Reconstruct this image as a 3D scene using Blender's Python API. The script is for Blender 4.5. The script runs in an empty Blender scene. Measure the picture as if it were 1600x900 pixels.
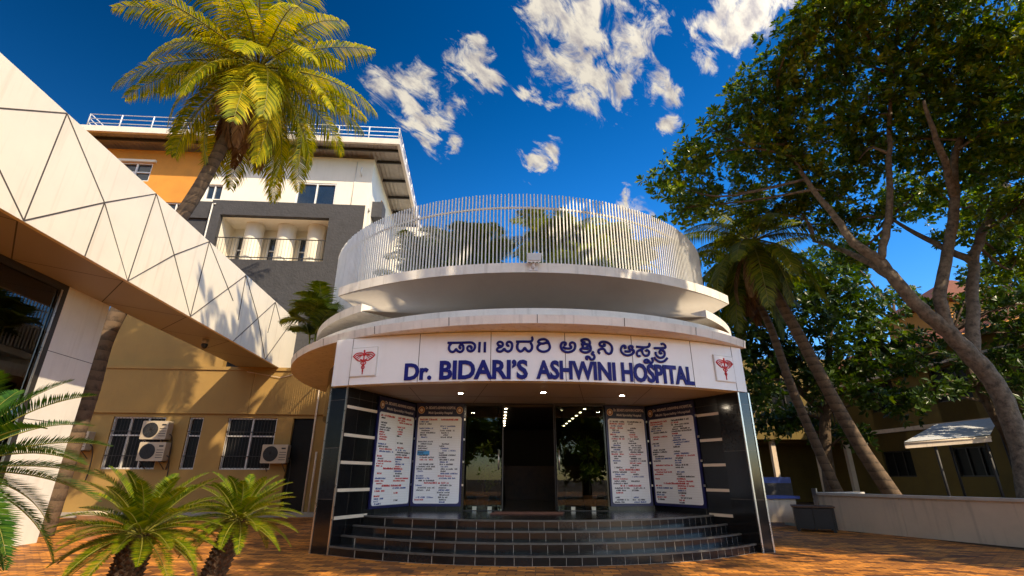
import bpy, math, random
import numpy as np
from mathutils import Vector, Matrix, Euler
random.seed(7); rng = np.random.default_rng(11)
C = bpy.context.scene.collection
SC = bpy.context.scene
PI = math.pi
# ------------------------------------------------------------------ camera
cam = bpy.data.objects.new('camera', bpy.data.cameras.new('camera')); C.objects.link(cam)
cam.data.sensor_width = 36.0; cam.data.lens = 36.0*772/1600
cam.data.clip_start = .05; cam.data.clip_end = 3000
cam.location = (0, 0, 1.4)
cam.rotation_euler = (Matrix.Rotation(math.radians(90+20.98), 4, 'X') @ Matrix.Rotation(math.radians(.2), 4, 'Z')).to_euler()
SC.camera = cam
# ------------------------------------------------------------------ light
SUN_AZ, SUN_EL = math.radians(136), math.radians(40)
sd = Vector((math.sin(SUN_AZ)*math.cos(SUN_EL), math.cos(SUN_AZ)*math.cos(SUN_EL), math.sin(SUN_EL)))
sl = bpy.data.lights.new('sun', 'SUN'); sl.energy = 4.2; sl.angle = math.radians(.5); sl.color = (1, .82, .57)
so = bpy.data.objects.new('sun', sl); C.objects.link(so)
so.rotation_euler = sd.to_track_quat('Z', 'Y').to_euler()
SC.view_settings.view_transform = 'Standard'; SC.view_settings.look = 'None'
SC.view_settings.exposure = 0.58; SC.view_settings.gamma = 1.0; SC.view_settings.use_curve_mapping = False
SC.cycles.max_bounces = 8; SC.cycles.transparent_max_bounces = 16
SC.cycles.caustics_reflective = False; SC.cycles.caustics_refractive = False
SC.cycles.sample_clamp_indirect = 4.0
try: SC.cycles.use_denoising = True
except Exception: pass
W = bpy.data.worlds.new('World'); SC.world = W; W.use_nodes = True
nt = W.node_tree; nt.nodes.clear()
def N(t, k, **kw):
    n = t.nodes.new(k)
    for a, b in kw.items(): setattr(n, a, b)
    return n
def build_world():
    L = nt.links.new
    out = N(nt, 'ShaderNodeOutputWorld'); sky = N(nt, 'ShaderNodeTexSky', sky_type='NISHITA')
    sky.sun_disc = False; sky.sun_elevation = SUN_EL; sky.sun_rotation = SUN_AZ
    sky.air_density = 1.0; sky.dust_density = .6; sky.ozone_density = 2.2; sky.altitude = 300
    hs = N(nt, 'ShaderNodeHueSaturation'); hs.inputs['Saturation'].default_value = 1.35; hs.inputs['Hue'].default_value = .505
    gm = N(nt, 'ShaderNodeGamma'); gm.inputs[1].default_value = 1.15; L(sky.outputs[0], gm.inputs[0]); L(gm.outputs[0], hs.inputs['Color'])
    b1 = N(nt, 'ShaderNodeBackground'); b1.inputs[1].default_value = .12
    L(hs.outputs[0], b1.inputs[0])
    tc = N(nt, 'ShaderNodeTexCoord')
    # clouds: a flat layer overhead, dense only in a few banks
    sep = N(nt, 'ShaderNodeSeparateXYZ'); L(tc.outputs['Generated'], sep.inputs[0])
    ad = N(nt, 'ShaderNodeMath', operation='ADD'); L(sep.outputs[2], ad.inputs[0]); ad.inputs[1].default_value = .25
    dv = N(nt, 'ShaderNodeVectorMath', operation='DIVIDE'); L(tc.outputs['Generated'], dv.inputs[0])
    cb = N(nt, 'ShaderNodeCombineXYZ'); [L(ad.outputs[0], cb.inputs[i]) for i in range(3)]; L(cb.outputs[0], dv.inputs[1])
    # wind-drawn: stretch the layer along one direction and warp it
    mp0 = N(nt, 'ShaderNodeMapping', vector_type='TEXTURE'); mp0.inputs['Rotation'].default_value = (0, 0, .9); mp0.inputs['Scale'].default_value = (1.45, .8, 1); L(dv.outputs[0], mp0.inputs[0])
    n1 = N(nt, 'ShaderNodeTexNoise'); n1.inputs['Scale'].default_value = 17; n1.inputs['Detail'].default_value = 12; n1.inputs['Roughness'].default_value = .64; n1.inputs['Distortion'].default_value = .5
    L(mp0.outputs[0], n1.inputs['Vector'])
    nn = N(nt, 'ShaderNodeMapRange'); L(n1.outputs[0], nn.inputs[0]); nn.inputs[1].default_value = .30; nn.inputs[2].default_value = .72; nn.clamp = False
    acc = None
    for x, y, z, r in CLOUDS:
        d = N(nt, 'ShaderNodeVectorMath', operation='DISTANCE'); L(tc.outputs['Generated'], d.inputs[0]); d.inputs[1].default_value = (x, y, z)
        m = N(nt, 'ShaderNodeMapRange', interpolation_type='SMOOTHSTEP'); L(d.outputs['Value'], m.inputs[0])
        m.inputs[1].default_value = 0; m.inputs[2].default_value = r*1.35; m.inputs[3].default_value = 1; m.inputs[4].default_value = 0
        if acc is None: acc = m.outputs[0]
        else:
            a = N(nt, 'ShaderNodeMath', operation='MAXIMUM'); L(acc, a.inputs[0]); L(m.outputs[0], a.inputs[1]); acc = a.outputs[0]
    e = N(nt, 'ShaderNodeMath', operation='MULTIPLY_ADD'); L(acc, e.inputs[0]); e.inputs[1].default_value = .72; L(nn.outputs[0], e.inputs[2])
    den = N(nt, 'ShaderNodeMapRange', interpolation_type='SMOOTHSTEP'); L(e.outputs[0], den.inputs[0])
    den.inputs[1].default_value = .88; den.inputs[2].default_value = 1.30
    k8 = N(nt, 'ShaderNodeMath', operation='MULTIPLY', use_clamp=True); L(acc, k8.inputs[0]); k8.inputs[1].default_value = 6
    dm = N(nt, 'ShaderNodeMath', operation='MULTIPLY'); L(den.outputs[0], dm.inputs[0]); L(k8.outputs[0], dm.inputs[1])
    cr = N(nt, 'ShaderNodeValToRGB')
    n2 = N(nt, 'ShaderNodeTexNoise'); n2.inputs['Scale'].default_value = 30; n2.inputs['Detail'].default_value = 8; n2.inputs['Roughness'].default_value = .6
    mp = N(nt, 'ShaderNodeMapping'); mp.inputs['Location'].default_value = (.012, -.02, .0); L(mp0.outputs[0], mp.inputs[0]); L(mp.outputs[0], n2.inputs['Vector'])
    L(n2.outputs[0], cr.inputs[0])
    cr.color_ramp.elements[0].position = .36; cr.color_ramp.elements[0].color = (.50, .46, .46, 1)
    cr.color_ramp.elements[1].position = .58; cr.color_ramp.elements[1].color = (.92, .84, .70, 1)
    b2 = N(nt, 'ShaderNodeBackground'); L(cr.outputs[0], b2.inputs[0])
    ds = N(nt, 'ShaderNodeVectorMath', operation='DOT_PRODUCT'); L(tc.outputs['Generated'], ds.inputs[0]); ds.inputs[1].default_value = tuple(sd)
    gs = N(nt, 'ShaderNodeMapRange', interpolation_type='SMOOTHSTEP'); L(ds.outputs['Value'], gs.inputs[0]); gs.inputs[1].default_value = .1; gs.inputs[2].default_value = .95; gs.inputs[3].default_value = .60; gs.inputs[4].default_value = 2.2  # clouds boosted towards the sun, so the unseen banks brighten the shaded entrance
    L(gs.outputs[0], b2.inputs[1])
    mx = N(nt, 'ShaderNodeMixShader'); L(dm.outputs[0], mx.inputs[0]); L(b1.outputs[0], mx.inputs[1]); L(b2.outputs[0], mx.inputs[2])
    L(mx.outputs[0], out.inputs[0])
    # the sky is deeper away from the sun's side
    gx = N(nt, 'ShaderNodeMapRange', interpolation_type='SMOOTHSTEP'); L(sep.outputs[0], gx.inputs[0]); gx.inputs[1].default_value = -.70; gx.inputs[2].default_value = .30; gx.inputs[3].default_value = .050; gx.inputs[4].default_value = .140
    gz = N(nt, 'ShaderNodeMapRange', interpolation_type='SMOOTHSTEP'); L(sep.outputs[2], gz.inputs[0]); gz.inputs[1].default_value = .40; gz.inputs[2].default_value = .80; gz.inputs[3].default_value = 1.12; gz.inputs[4].default_value = .72
    gm_ = N(nt, 'ShaderNodeMath', operation='MULTIPLY'); L(gx.outputs[0], gm_.inputs[0]); L(gz.outputs[0], gm_.inputs[1]); L(gm_.outputs[0], b1.inputs[1])
CLOUDS = [(.144,.634,.759,.14),(.114,.679,.725,.13),(.07,.712,.699,.09),(.152,.717,.681,.09),(.213,.656,.724,.09),(.04,.735,.678,.05),(.077,.632,.771,.12),
 (-.191,.727,.659,.085),(-.147,.763,.63,.075),(-.235,.713,.661,.055),(-.115,.79,.60,.03),(-.066,.705,.706,.06),(-.049,.721,.691,.05),(-.098,.696,.712,.05),(-.065,.674,.735,.03),
 (.055,.811,.582,.055),(.368,.599,.711,.11),(.345,.626,.699,.09),(.392,.582,.712,.10),(.264,.699,.664,.045),(.25,.717,.651,.035),(.288,.709,.644,.04),
 (.341,.653,.677,.05),(.23,.841,.49,.06),(.287,.738,.611,.03),(.2,.71,.67,.04),
 # unseen cloud banks behind the camera, added to light the shaded entrance
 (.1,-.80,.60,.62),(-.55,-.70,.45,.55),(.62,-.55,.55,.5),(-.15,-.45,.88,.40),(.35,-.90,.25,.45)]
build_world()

# ------------------------------------------------------------------ materials
def ramp(t, pts):
    r = N(t, 'ShaderNodeValToRGB')
    while len(r.color_ramp.elements) < len(pts): r.color_ramp.elements.new(.5)
    for e, (p, c) in zip(r.color_ramp.elements, pts): e.position = p; e.color = (*c, 1)
    return r
def newmat(name):
    m = bpy.data.materials.new(name); m.use_nodes = True
    t = m.node_tree; b = t.nodes['Principled BSDF']
    return m, t, b
def sc(c, k): return tuple(max(0, min(1, v*k)) for v in c)
def pm(name, col, rough=.55, var=.12, scale=1.5, bump=0., bscale=30., metal=0., spec=.5, streak=0., streakcol=(.12, .09, .06), coat=0., detail=6):
    """plain weathered surface: colour mottling, vertical rain streaks, fine bump"""
    m, t, b = newmat(name); L = t.links.new
    tc = N(t, 'ShaderNodeTexCoord')
    n = N(t, 'ShaderNodeTexNoise'); n.inputs['Scale'].default_value = scale; n.inputs['Detail'].default_value = detail; n.inputs['Roughness'].default_value = .65
    L(tc.outputs['Object'], n.inputs['Vector'])
    r = ramp(t, [(.3, sc(col, 1-var)), (.5, col), (.72, sc(col, 1+var*.7))]); L(n.outputs[0], r.inputs[0])
    colout = r.outputs[0]
    if streak:
        mp = N(t, 'ShaderNodeMapping'); mp.inputs['Scale'].default_value = (5, 5, .28); L(tc.outputs['Object'], mp.inputs[0])
        s = N(t, 'ShaderNodeTexNoise'); s.inputs['Scale'].default_value = 1.6; s.inputs['Detail'].default_value = 5; L(mp.outputs[0], s.inputs['Vector'])
        s2 = N(t, 'ShaderNodeMapRange'); L(s.outputs[0], s2.inputs[0]); s2.inputs[1].default_value = .54; s2.inputs[2].default_value = .78; s2.inputs[4].default_value = streak
        mx = N(t, 'ShaderNodeMix', data_type='RGBA'); L(s2.outputs[0], mx.inputs[0]); L(colout, mx.inputs[6]); mx.inputs[7].default_value = (*streakcol, 1)
        colout = mx.outputs[2]
    L(colout, b.inputs['Base Color'])
    rr = N(t, 'ShaderNodeMapRange'); L(n.outputs[0], rr.inputs[0]); rr.inputs[3].default_value = max(.02, rough-.08); rr.inputs[4].default_value = min(1, rough+.1)
    L(rr.outputs[0], b.inputs['Roughness'])
    b.inputs['Metallic'].default_value = metal; b.inputs['Specular IOR Level'].default_value = spec
    if coat: b.inputs['Coat Weight'].default_value = coat
    if bump:
        n3 = N(t, 'ShaderNodeTexNoise'); n3.inputs['Scale'].default_value = bscale; n3.inputs['Detail'].default_value = 5; L(tc.outputs['Object'], n3.inputs['Vector'])
        bp = N(t, 'ShaderNodeBump'); bp.inputs['Strength'].default_value = bump; bp.inputs['Distance'].default_value = .02
        L(n3.outputs[0], bp.inputs['Height']); L(bp.outputs[0], b.inputs['Normal'])
    return m
def emat(name, col, s):
    m, t, b = newmat(name); b.inputs['Base Color'].default_value = (*col, 1)
    b.inputs['Emission Color'].default_value = (*col, 1); b.inputs['Emission Strength'].default_value = s
    return m
def leafmat(name, cols, trans=.3, rough=.42, tcol=None, spec=.4):
    m, t, b = newmat(name); L = t.links.new
    g = N(t, 'ShaderNodeNewGeometry'); tc = N(t, 'ShaderNodeTexCoord')
    n = N(t, 'ShaderNodeTexNoise'); n.inputs['Scale'].default_value = .9; n.inputs['Detail'].default_value = 3; L(tc.outputs['Object'], n.inputs['Vector'])
    a = N(t, 'ShaderNodeMath', operation='MULTIPLY_ADD'); L(g.outputs['Random Per Island'], a.inputs[0]); a.inputs[1].default_value = .6
    a2 = N(t, 'ShaderNodeMath', operation='MULTIPLY_ADD'); L(n.outputs[0], a2.inputs[0]); a2.inputs[1].default_value = .9; a2.inputs[2].default_value = -.25; L(a2.outputs[0], a.inputs[2])
    k = len(cols); r = ramp(t, [(i/(k-1)*.9+.05, c) for i, c in enumerate(cols)]); L(a.outputs[0], r.inputs[0])
    L(r.outputs[0], b.inputs['Base Color']); b.inputs['Roughness'].default_value = rough; b.inputs['Specular IOR Level'].default_value = spec
    tr = N(t, 'ShaderNodeBsdfTranslucent')
    hs = N(t, 'ShaderNodeHueSaturation'); hs.inputs['Value'].default_value = 1.6; hs.inputs['Saturation'].default_value = 1.1; hs.inputs['Hue'].default_value = .485; L(r.outputs[0], hs.inputs['Color'])
    L(hs.outputs[0], tr.inputs[0])
    mx = N(t, 'ShaderNodeMixShader'); mx.inputs[0].default_value = trans
    L(b.outputs[0], mx.inputs[1]); L(tr.outputs[0], mx.inputs[2]); L(mx.outputs[0], t.nodes['Material Output'].inputs[0])
    return m
def barkmat(name, c1, c2, rings=0., scale=6, bump=.6):
    m, t, b = newmat(name); L = t.links.new
    tc = N(t, 'ShaderNodeTexCoord')
    n = N(t, 'ShaderNodeTexNoise'); n.inputs['Scale'].default_value = scale; n.inputs['Detail'].default_value = 8; n.inputs['Roughness'].default_value = .7; L(tc.outputs['Object'], n.inputs['Vector'])
    src = n.outputs[0]
    if rings:
        w = N(t, 'ShaderNodeTexWave', wave_type='BANDS', bands_direction='Z', wave_profile='SAW'); w.inputs['Scale'].default_value = rings; w.inputs['Distortion'].default_value = 1.6; w.inputs['Detail'].default_value = 3; w.inputs['Detail Scale'].default_value = 1.2
        L(tc.outputs['Object'], w.inputs['Vector'])
        a = N(t, 'ShaderNodeMath', operation='MULTIPLY_ADD'); L(w.outputs[1], a.inputs[0]); a.inputs[1].default_value = .30
        b_ = N(t, 'ShaderNodeMath', operation='MULTIPLY'); L(n.outputs[0], b_.inputs[0]); b_.inputs[1].default_value = .85; L(b_.outputs[0], a.inputs[2]); src = a.outputs[0]
    r = ramp(t, [(.28, c1), (.62, c2)]); L(src, r.inputs[0]); L(r.outputs[0], b.inputs['Base Color'])
    b.inputs['Roughness'].default_value = .85
    bp = N(t, 'ShaderNodeBump'); bp.inputs['Strength'].default_value = bump; bp.inputs['Distance'].default_value = .04; L(src, bp.inputs['Height']); L(bp.outputs[0], b.inputs['Normal'])
    return m
def tilemat(name, col, grout, w, h, rough=.12, offset=.0, mortar=.006, axes='XZ', var=.4, gscale=8, bump=.1):
    """polished stone tiles with grout lines, laid in object space"""
    m, t, b = newmat(name); L = t.links.new
    tc = N(t, 'ShaderNodeTexCoord'); src = tc.outputs['Object']
    if axes != 'XY':
        s = N(t, 'ShaderNodeSeparateXYZ'); L(src, s.inputs[0]); c_ = N(t, 'ShaderNodeCombineXYZ')
        a = N(t, 'ShaderNodeMath', operation='ADD'); L(s.outputs[0], a.inputs[0])
        if axes == 'XYZ': L(s.outputs[1], a.inputs[1])
        else: a.inputs[1].default_value = 0
        L(a.outputs[0], c_.inputs[0]); L(s.outputs[2], c_.inputs[1]); src = c_.outputs[0]
    k = N(t, 'ShaderNodeTexBrick'); k.offset = offset; L(src, k.inputs['Vector'])
    k.inputs['Scale'].default_value = 1; k.inputs['Brick Width'].default_value = w; k.inputs['Row Height'].default_value = h; k.inputs['Mortar Size'].default_value = mortar
    k.inputs['Color1'].default_value = (*sc(col, 1-var), 1); k.inputs['Color2'].default_value = (*sc(col, 1+var), 1); k.inputs['Mortar'].default_value = (*grout, 1)
    n = N(t, 'ShaderNodeTexNoise'); n.inputs['Scale'].default_value = gscale; n.inputs['Detail'].default_value = 8; L(tc.outputs['Object'], n.inputs['Vector'])
    mx = N(t, 'ShaderNodeMix', data_type='RGBA', blend_type='MULTIPLY'); mx.inputs[0].default_value = .7; L(k.outputs[0], mx.inputs[6])
    r = ramp(t, [(.3, (.45, .45, .45)), (.7, (1, 1, 1))]); L(n.outputs[0], r.inputs[0]); L(r.outputs[0], mx.inputs[7]); L(mx.outputs[2], b.inputs['Base Color'])
    rr = N(t, 'ShaderNodeMapRange'); L(n.outputs[0], rr.inputs[0]); rr.inputs[3].default_value = rough*.6; rr.inputs[4].default_value = rough*1.8; L(rr.outputs[0], b.inputs['Roughness'])
    bp = N(t, 'ShaderNodeBump'); bp.inputs['Strength'].default_value = bump; bp.inputs['Distance'].default_value = .01; bp.invert = True; L(k.outputs[1], bp.inputs['Height']); L(bp.outputs[0], b.inputs['Normal'])
    return m
def glassmat(name, tint=(.7, .75, .72), ior=1.55, extra=.0):
    m, t, b = newmat(name); L = t.links.new; t.nodes.remove(b)
    tr = N(t, 'ShaderNodeBsdfTransparent'); tr.inputs[0].default_value = (*tint, 1)
    gl = N(t, 'ShaderNodeBsdfGlossy'); gl.inputs['Roughness'].default_value = .01
    f = N(t, 'ShaderNodeFresnel'); f.inputs[0].default_value = ior
    a = N(t, 'ShaderNodeMath', operation='ADD'); L(f.outputs[0], a.inputs[0]); a.inputs[1].default_value = extra
    mx = N(t, 'ShaderNodeMixShader'); L(a.outputs[0], mx.inputs[0]); L(tr.outputs[0], mx.inputs[1]); L(gl.outputs[0], mx.inputs[2])
    L(mx.outputs[0], t.nodes['Material Output'].inputs[0])
    return m
def pavermat():
    m, t, b = newmat('clay_pavers'); L = t.links.new
    tc = N(t, 'ShaderNodeTexCoord')
    def brick(rot, w, h):
        mp = N(t, 'ShaderNodeMapping'); mp.inputs['Rotation'].default_value = (0, 0, rot); L(wob.outputs[0], mp.inputs[0])
        k = N(t, 'ShaderNodeTexBrick'); L(mp.outputs[0], k.inputs['Vector']); k.inputs['Scale'].default_value = 1; k.inputs['Brick Width'].default_value = w; k.inputs['Row Height'].default_value = h
        k.inputs['Mortar Size'].default_value = .008; k.inputs['Color1'].default_value = (.085, .028, .010, 1); k.inputs['Color2'].default_value = (.86, .34, .05, 1); k.inputs['Mortar'].default_value = (.05, .025, .012, 1); k.inputs['Bias'].default_value = .10
        return k
    # zig-zag edges of interlocking pavers
    s = N(t, 'ShaderNodeSeparateXYZ'); L(tc.outputs['Object'], s.inputs[0])
    pp = N(t, 'ShaderNodeMath', operation='PINGPONG'); L(s.outputs[0], pp.inputs[0]); pp.inputs[1].default_value = .075
    ml = N(t, 'ShaderNodeMath', operation='MULTIPLY_ADD'); L(pp.outputs[0], ml.inputs[0]); ml.inputs[1].default_value = .55; L(s.outputs[1], ml.inputs[2])
    wob = N(t, 'ShaderNodeCombineXYZ'); L(s.outputs[0], wob.inputs[0]); L(ml.outputs[0], wob.inputs[1])
    k = brick(.06, .30, .15)
    n = N(t, 'ShaderNodeTexNoise'); n.inputs['Scale'].default_value = .8; n.inputs['Detail'].default_value = 7; L(tc.outputs['Object'], n.inputs['Vector'])
    n2 = N(t, 'ShaderNodeTexNoise'); n2.inputs['Scale'].default_value = 60; n2.inputs['Detail'].default_value = 3; L(tc.outputs['Object'], n2.inputs['Vector'])
    r = ramp(t, [(.3, (.55, .5, .45)), (.65, (1.0, 1.0, 1.0))]); L(n.outputs[0], r.inputs[0])
    mx = N(t, 'ShaderNodeMix', data_type='RGBA', blend_type='MULTIPLY'); mx.inputs[0].default_value = 1; L(k.outputs[0], mx.inputs[6]); L(r.outputs[0], mx.inputs[7])
    mx2 = N(t, 'ShaderNodeMix', data_type='RGBA', blend_type='OVERLAY'); mx2.inputs[0].default_value = .3; L(mx.outputs[2], mx2.inputs[6]); L(n2.outputs[0], mx2.inputs[7])
    L(mx2.outputs[2], b.inputs['Base Color']); b.inputs['Roughness'].default_value = .6
    bp = N(t, 'ShaderNodeBump'); bp.inputs['Strength'].default_value = .5; bp.inputs['Distance'].default_value = .012; bp.invert = True; L(k.outputs[1], bp.inputs['Height']); L(bp.outputs[0], b.inputs['Normal'])
    return m
M = dict(
 paver=pavermat(),
 soil=pm('soil', (.10, .06, .035), .9, .4, .7, .5, 8),
 white=pm('white_render', (.80, .77, .70), .6, .07, 1.2, .08, 40, streak=.22, streakcol=(.42, .36, .28)),
 slab=pm('painted_concrete', (.76, .73, .67), .65, .12, 2.2, .15, 30, streak=.5, streakcol=(.30, .27, .23)),
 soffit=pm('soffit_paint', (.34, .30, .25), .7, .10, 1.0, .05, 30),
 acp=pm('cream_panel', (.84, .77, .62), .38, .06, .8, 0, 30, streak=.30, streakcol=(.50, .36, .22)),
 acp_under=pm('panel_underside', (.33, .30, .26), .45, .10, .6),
 sign=pm('sign_panel', (.86, .87, .86), .32, .04, 1.5, streak=.07, streakcol=(.5, .46, .40)),
 blue=pm('sign_blue', (.006, .010, .17), .5, .15, 3, spec=.25),
 red=pm('plaque_red', (.55, .02, .03), .45, .15, 8),
 joint=pm('dark_joint', (.07, .055, .045), .7, .2, 5),
 granite=tilemat('black_granite', (.009, .0095, .011), (.10, .09, .07), .60, 3.0, .17, 0, .004, 'XYZ', .4, 30, .02),
 riser=tilemat('granite_riser', (.011, .0115, .013), (.42, .38, .33), .30, 5.0, .14, 0, .0045, 'XYZ', .5, 25, .04),
 tread=tilemat('granite_tread', (.020, .021, .023), (.16, .14, .12), .30, .90, .16, 0, .004, 'XY', .5, 25, .04),
 leg=tilemat('granite_leg', (.016, .018, .021), (.15, .13, .11), 3.0, .98, .10, 0, .004, 'XYZ', .5, 20, .03),
 nosing=pm('worn_nosing', (.10, .095, .085), .35, .35, 9),
 steel=pm('brushed_steel', (.62, .58, .52), .28, .1, 6, metal=.9),
 trim=pm('champagne_trim', (.74, .64, .50), .40, .06, 4),
 bars=pm('white_bars', (.78, .76, .72), .5, .10, 2.5, streak=.3, streakcol=(.35, .27, .2)),
 rail=pm('white_railing', (.80, .80, .80), .5, .08, 3),
 cream=pm('cream_wall', (.84, .78, .66), .7, .06, .8, .15, 25, streak=.10, streakcol=(.5, .42, .3)),
 ochre=pm('ochre_wall', (.62, .26, .035), .7, .14, 1.1, .15, 25, streak=.15, streakcol=(.4, .2, .06)),
 grey=pm('grey_textured', (.050, .050, .056), .8, .22, 2.5, 1.0, 9),
 yellow=pm('yellow_wall', (.34, .205, .055), .75, .12, .9, .15, 25, streak=.22, streakcol=(.25, .15, .06)),
 yellow2=pm('mustard_wall', (.17, .115, .022), .8, .2, .9, .15, 25, streak=.4, streakcol=(.12, .09, .04)),
 beige=pm('beige_wall', (.74, .60, .45), .75, .12, 1.1, .12, 25, streak=.35, streakcol=(.25, .19, .13)),
 coping=pm('coping', (.60, .56, .50), .6, .15, 2, .1),
 tin=pm('sheet_underside', (.34, .31, .27), .55, .2, 2.0, streak=.2, streakcol=(.15, .1, .07)),
 tinwhite=pm('white_sheet', (.70, .72, .74), .5, .12, 2, streak=.3, streakcol=(.3, .28, .25)),
 roof=pm('roof_edge', (.66, .60, .52), .6, .12, 2),
 tile=pm('clay_roof_tiles', (.17, .055, .022), .75, .35, 4, .4, 12),
 frame=pm('window_frame', (.62, .60, .56), .4, .08, 4),
 darkframe=pm('dark_frame', (.05, .045, .04), .4, .1, 4, metal=.4),
 pane=pm('blue_pane', (.010, .022, .040), .06, .15, 2, spec=.8),
 darkpane=pm('dark_pane', (.006, .006, .006), .35, .3, 2, spec=.2),
 grille=pm('iron_grille', (.03, .027, .025), .6, .2, 5),
 acwhite=pm('ac_casing', (.46, .38, .27), .5, .10, 4, streak=.2, streakcol=(.3, .22, .14)),
 acdark=pm('ac_fan', (.02, .02, .02), .5, .2, 6),
 boardblue=pm('board_blue', (.010, .012, .085), .35, .2, 3),
 boardnavy=pm('board_navy', (.008, .010, .055), .40, .2, 3),
 boardwhite=pm('board_sheet', (.85, .86, .86), .35, .05, 2),
 txtgrey=pm('board_letters', (.62, .56, .55), .5, .05, 3),
 ink=pm('ink_black', (.015, .016, .03), .6, .2, 5), inkred=pm('ink_red', (.50, .02, .02), .6, .2, 5), inkblue=pm('ink_blue', (.03, .08, .30), .6, .2, 5), cyan=pm('ink_cyan', (.05, .35, .70), .5, .1, 5),
 gold=pm('emblem_gold', (.60, .40, .20), .45, .2, 8), brown=pm('emblem_brown', (.28, .10, .05), .5, .2, 8), pale=pm('emblem_pale', (.70, .60, .50), .5, .1, 8),
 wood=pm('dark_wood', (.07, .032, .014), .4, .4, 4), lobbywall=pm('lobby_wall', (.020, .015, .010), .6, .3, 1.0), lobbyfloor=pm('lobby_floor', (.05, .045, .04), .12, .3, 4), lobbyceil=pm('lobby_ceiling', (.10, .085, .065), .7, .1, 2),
 terracotta=pm('terracotta', (.34, .10, .035), .7, .2, 6), potbeige=pm('beige_pot', (.62, .50, .36), .6, .1, 3),
 mat=pm('coir_mat', (.16, .07, .045), .95, .3, 12, .6, 80), black=pm('black_plastic', (.012, .012, .013), .4, .3, 5), bluepaint=pm('blue_paint', (.015, .05, .30), .5, .25, 3),
 glass=glassmat('door_glass', (.70, .74, .66), 1.45, .0), shopglass=glassmat('shop_glass', (.30, .32, .30), 1.5, .06),
 spot=emat('spot_warm', (1.0, .82, .55), 14.0), lamp=emat('lamp_warm', (1.0, .84, .62), 170.0), lampoff=pm('lamp_glass', (.55, .56, .58), .2, .05, 5),
 barkpale=barkmat('pale_bark', (.030, .025, .020), (.25, .20, .15), 0, 7, .9), barkdark=barkmat('dark_bark', (.03, .02, .012), (.13, .085, .05), 0, 5),
 palmbark=barkmat('palm_bark', (.022, .015, .010), (.16, .105, .062), 1.15, 7), cycbark=barkmat('cycad_bark', (.018, .012, .007), (.11, .06, .03), 0, 22, 1.0),
 leaf_big=leafmat('broad_leaf', [(.018, .052, .005), (.058, .132, .008), (.16, .24, .010), (.40, .42, .025)], .42, .30, spec=.5),
 leaf_dark=leafmat('dark_leaf', [(.014, .035, .005), (.04, .085, .008), (.10, .16, .015)], .36, .36),
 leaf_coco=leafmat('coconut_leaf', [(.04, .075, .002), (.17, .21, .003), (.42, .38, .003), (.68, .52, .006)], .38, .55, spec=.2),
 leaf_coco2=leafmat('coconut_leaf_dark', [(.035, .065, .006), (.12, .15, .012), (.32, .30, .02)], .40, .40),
 leaf_cyc=leafmat('cycad_leaf', [(.025, .070, .002), (.11, .16, .003), (.32, .30, .005)], .25, .42, spec=.3),
 leaf_cyc2=leafmat('cycad_leaf_green', [(.010, .045, .006), (.032, .10, .010), (.10, .17, .014)], .25, .40, spec=.3),
 leaf_bamboo=leafmat('areca_leaf', [(.035, .065, .004), (.11, .16, .006), (.26, .27, .01)], .4, .45),
 dead=leafmat('dead_frond', [(.08, .040, .015), (.20, .10, .035), (.36, .21, .08)], .2, .7),
 rachis=pm('frond_stalk', (.22, .20, .03), .5, .2, 3),
)
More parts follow.
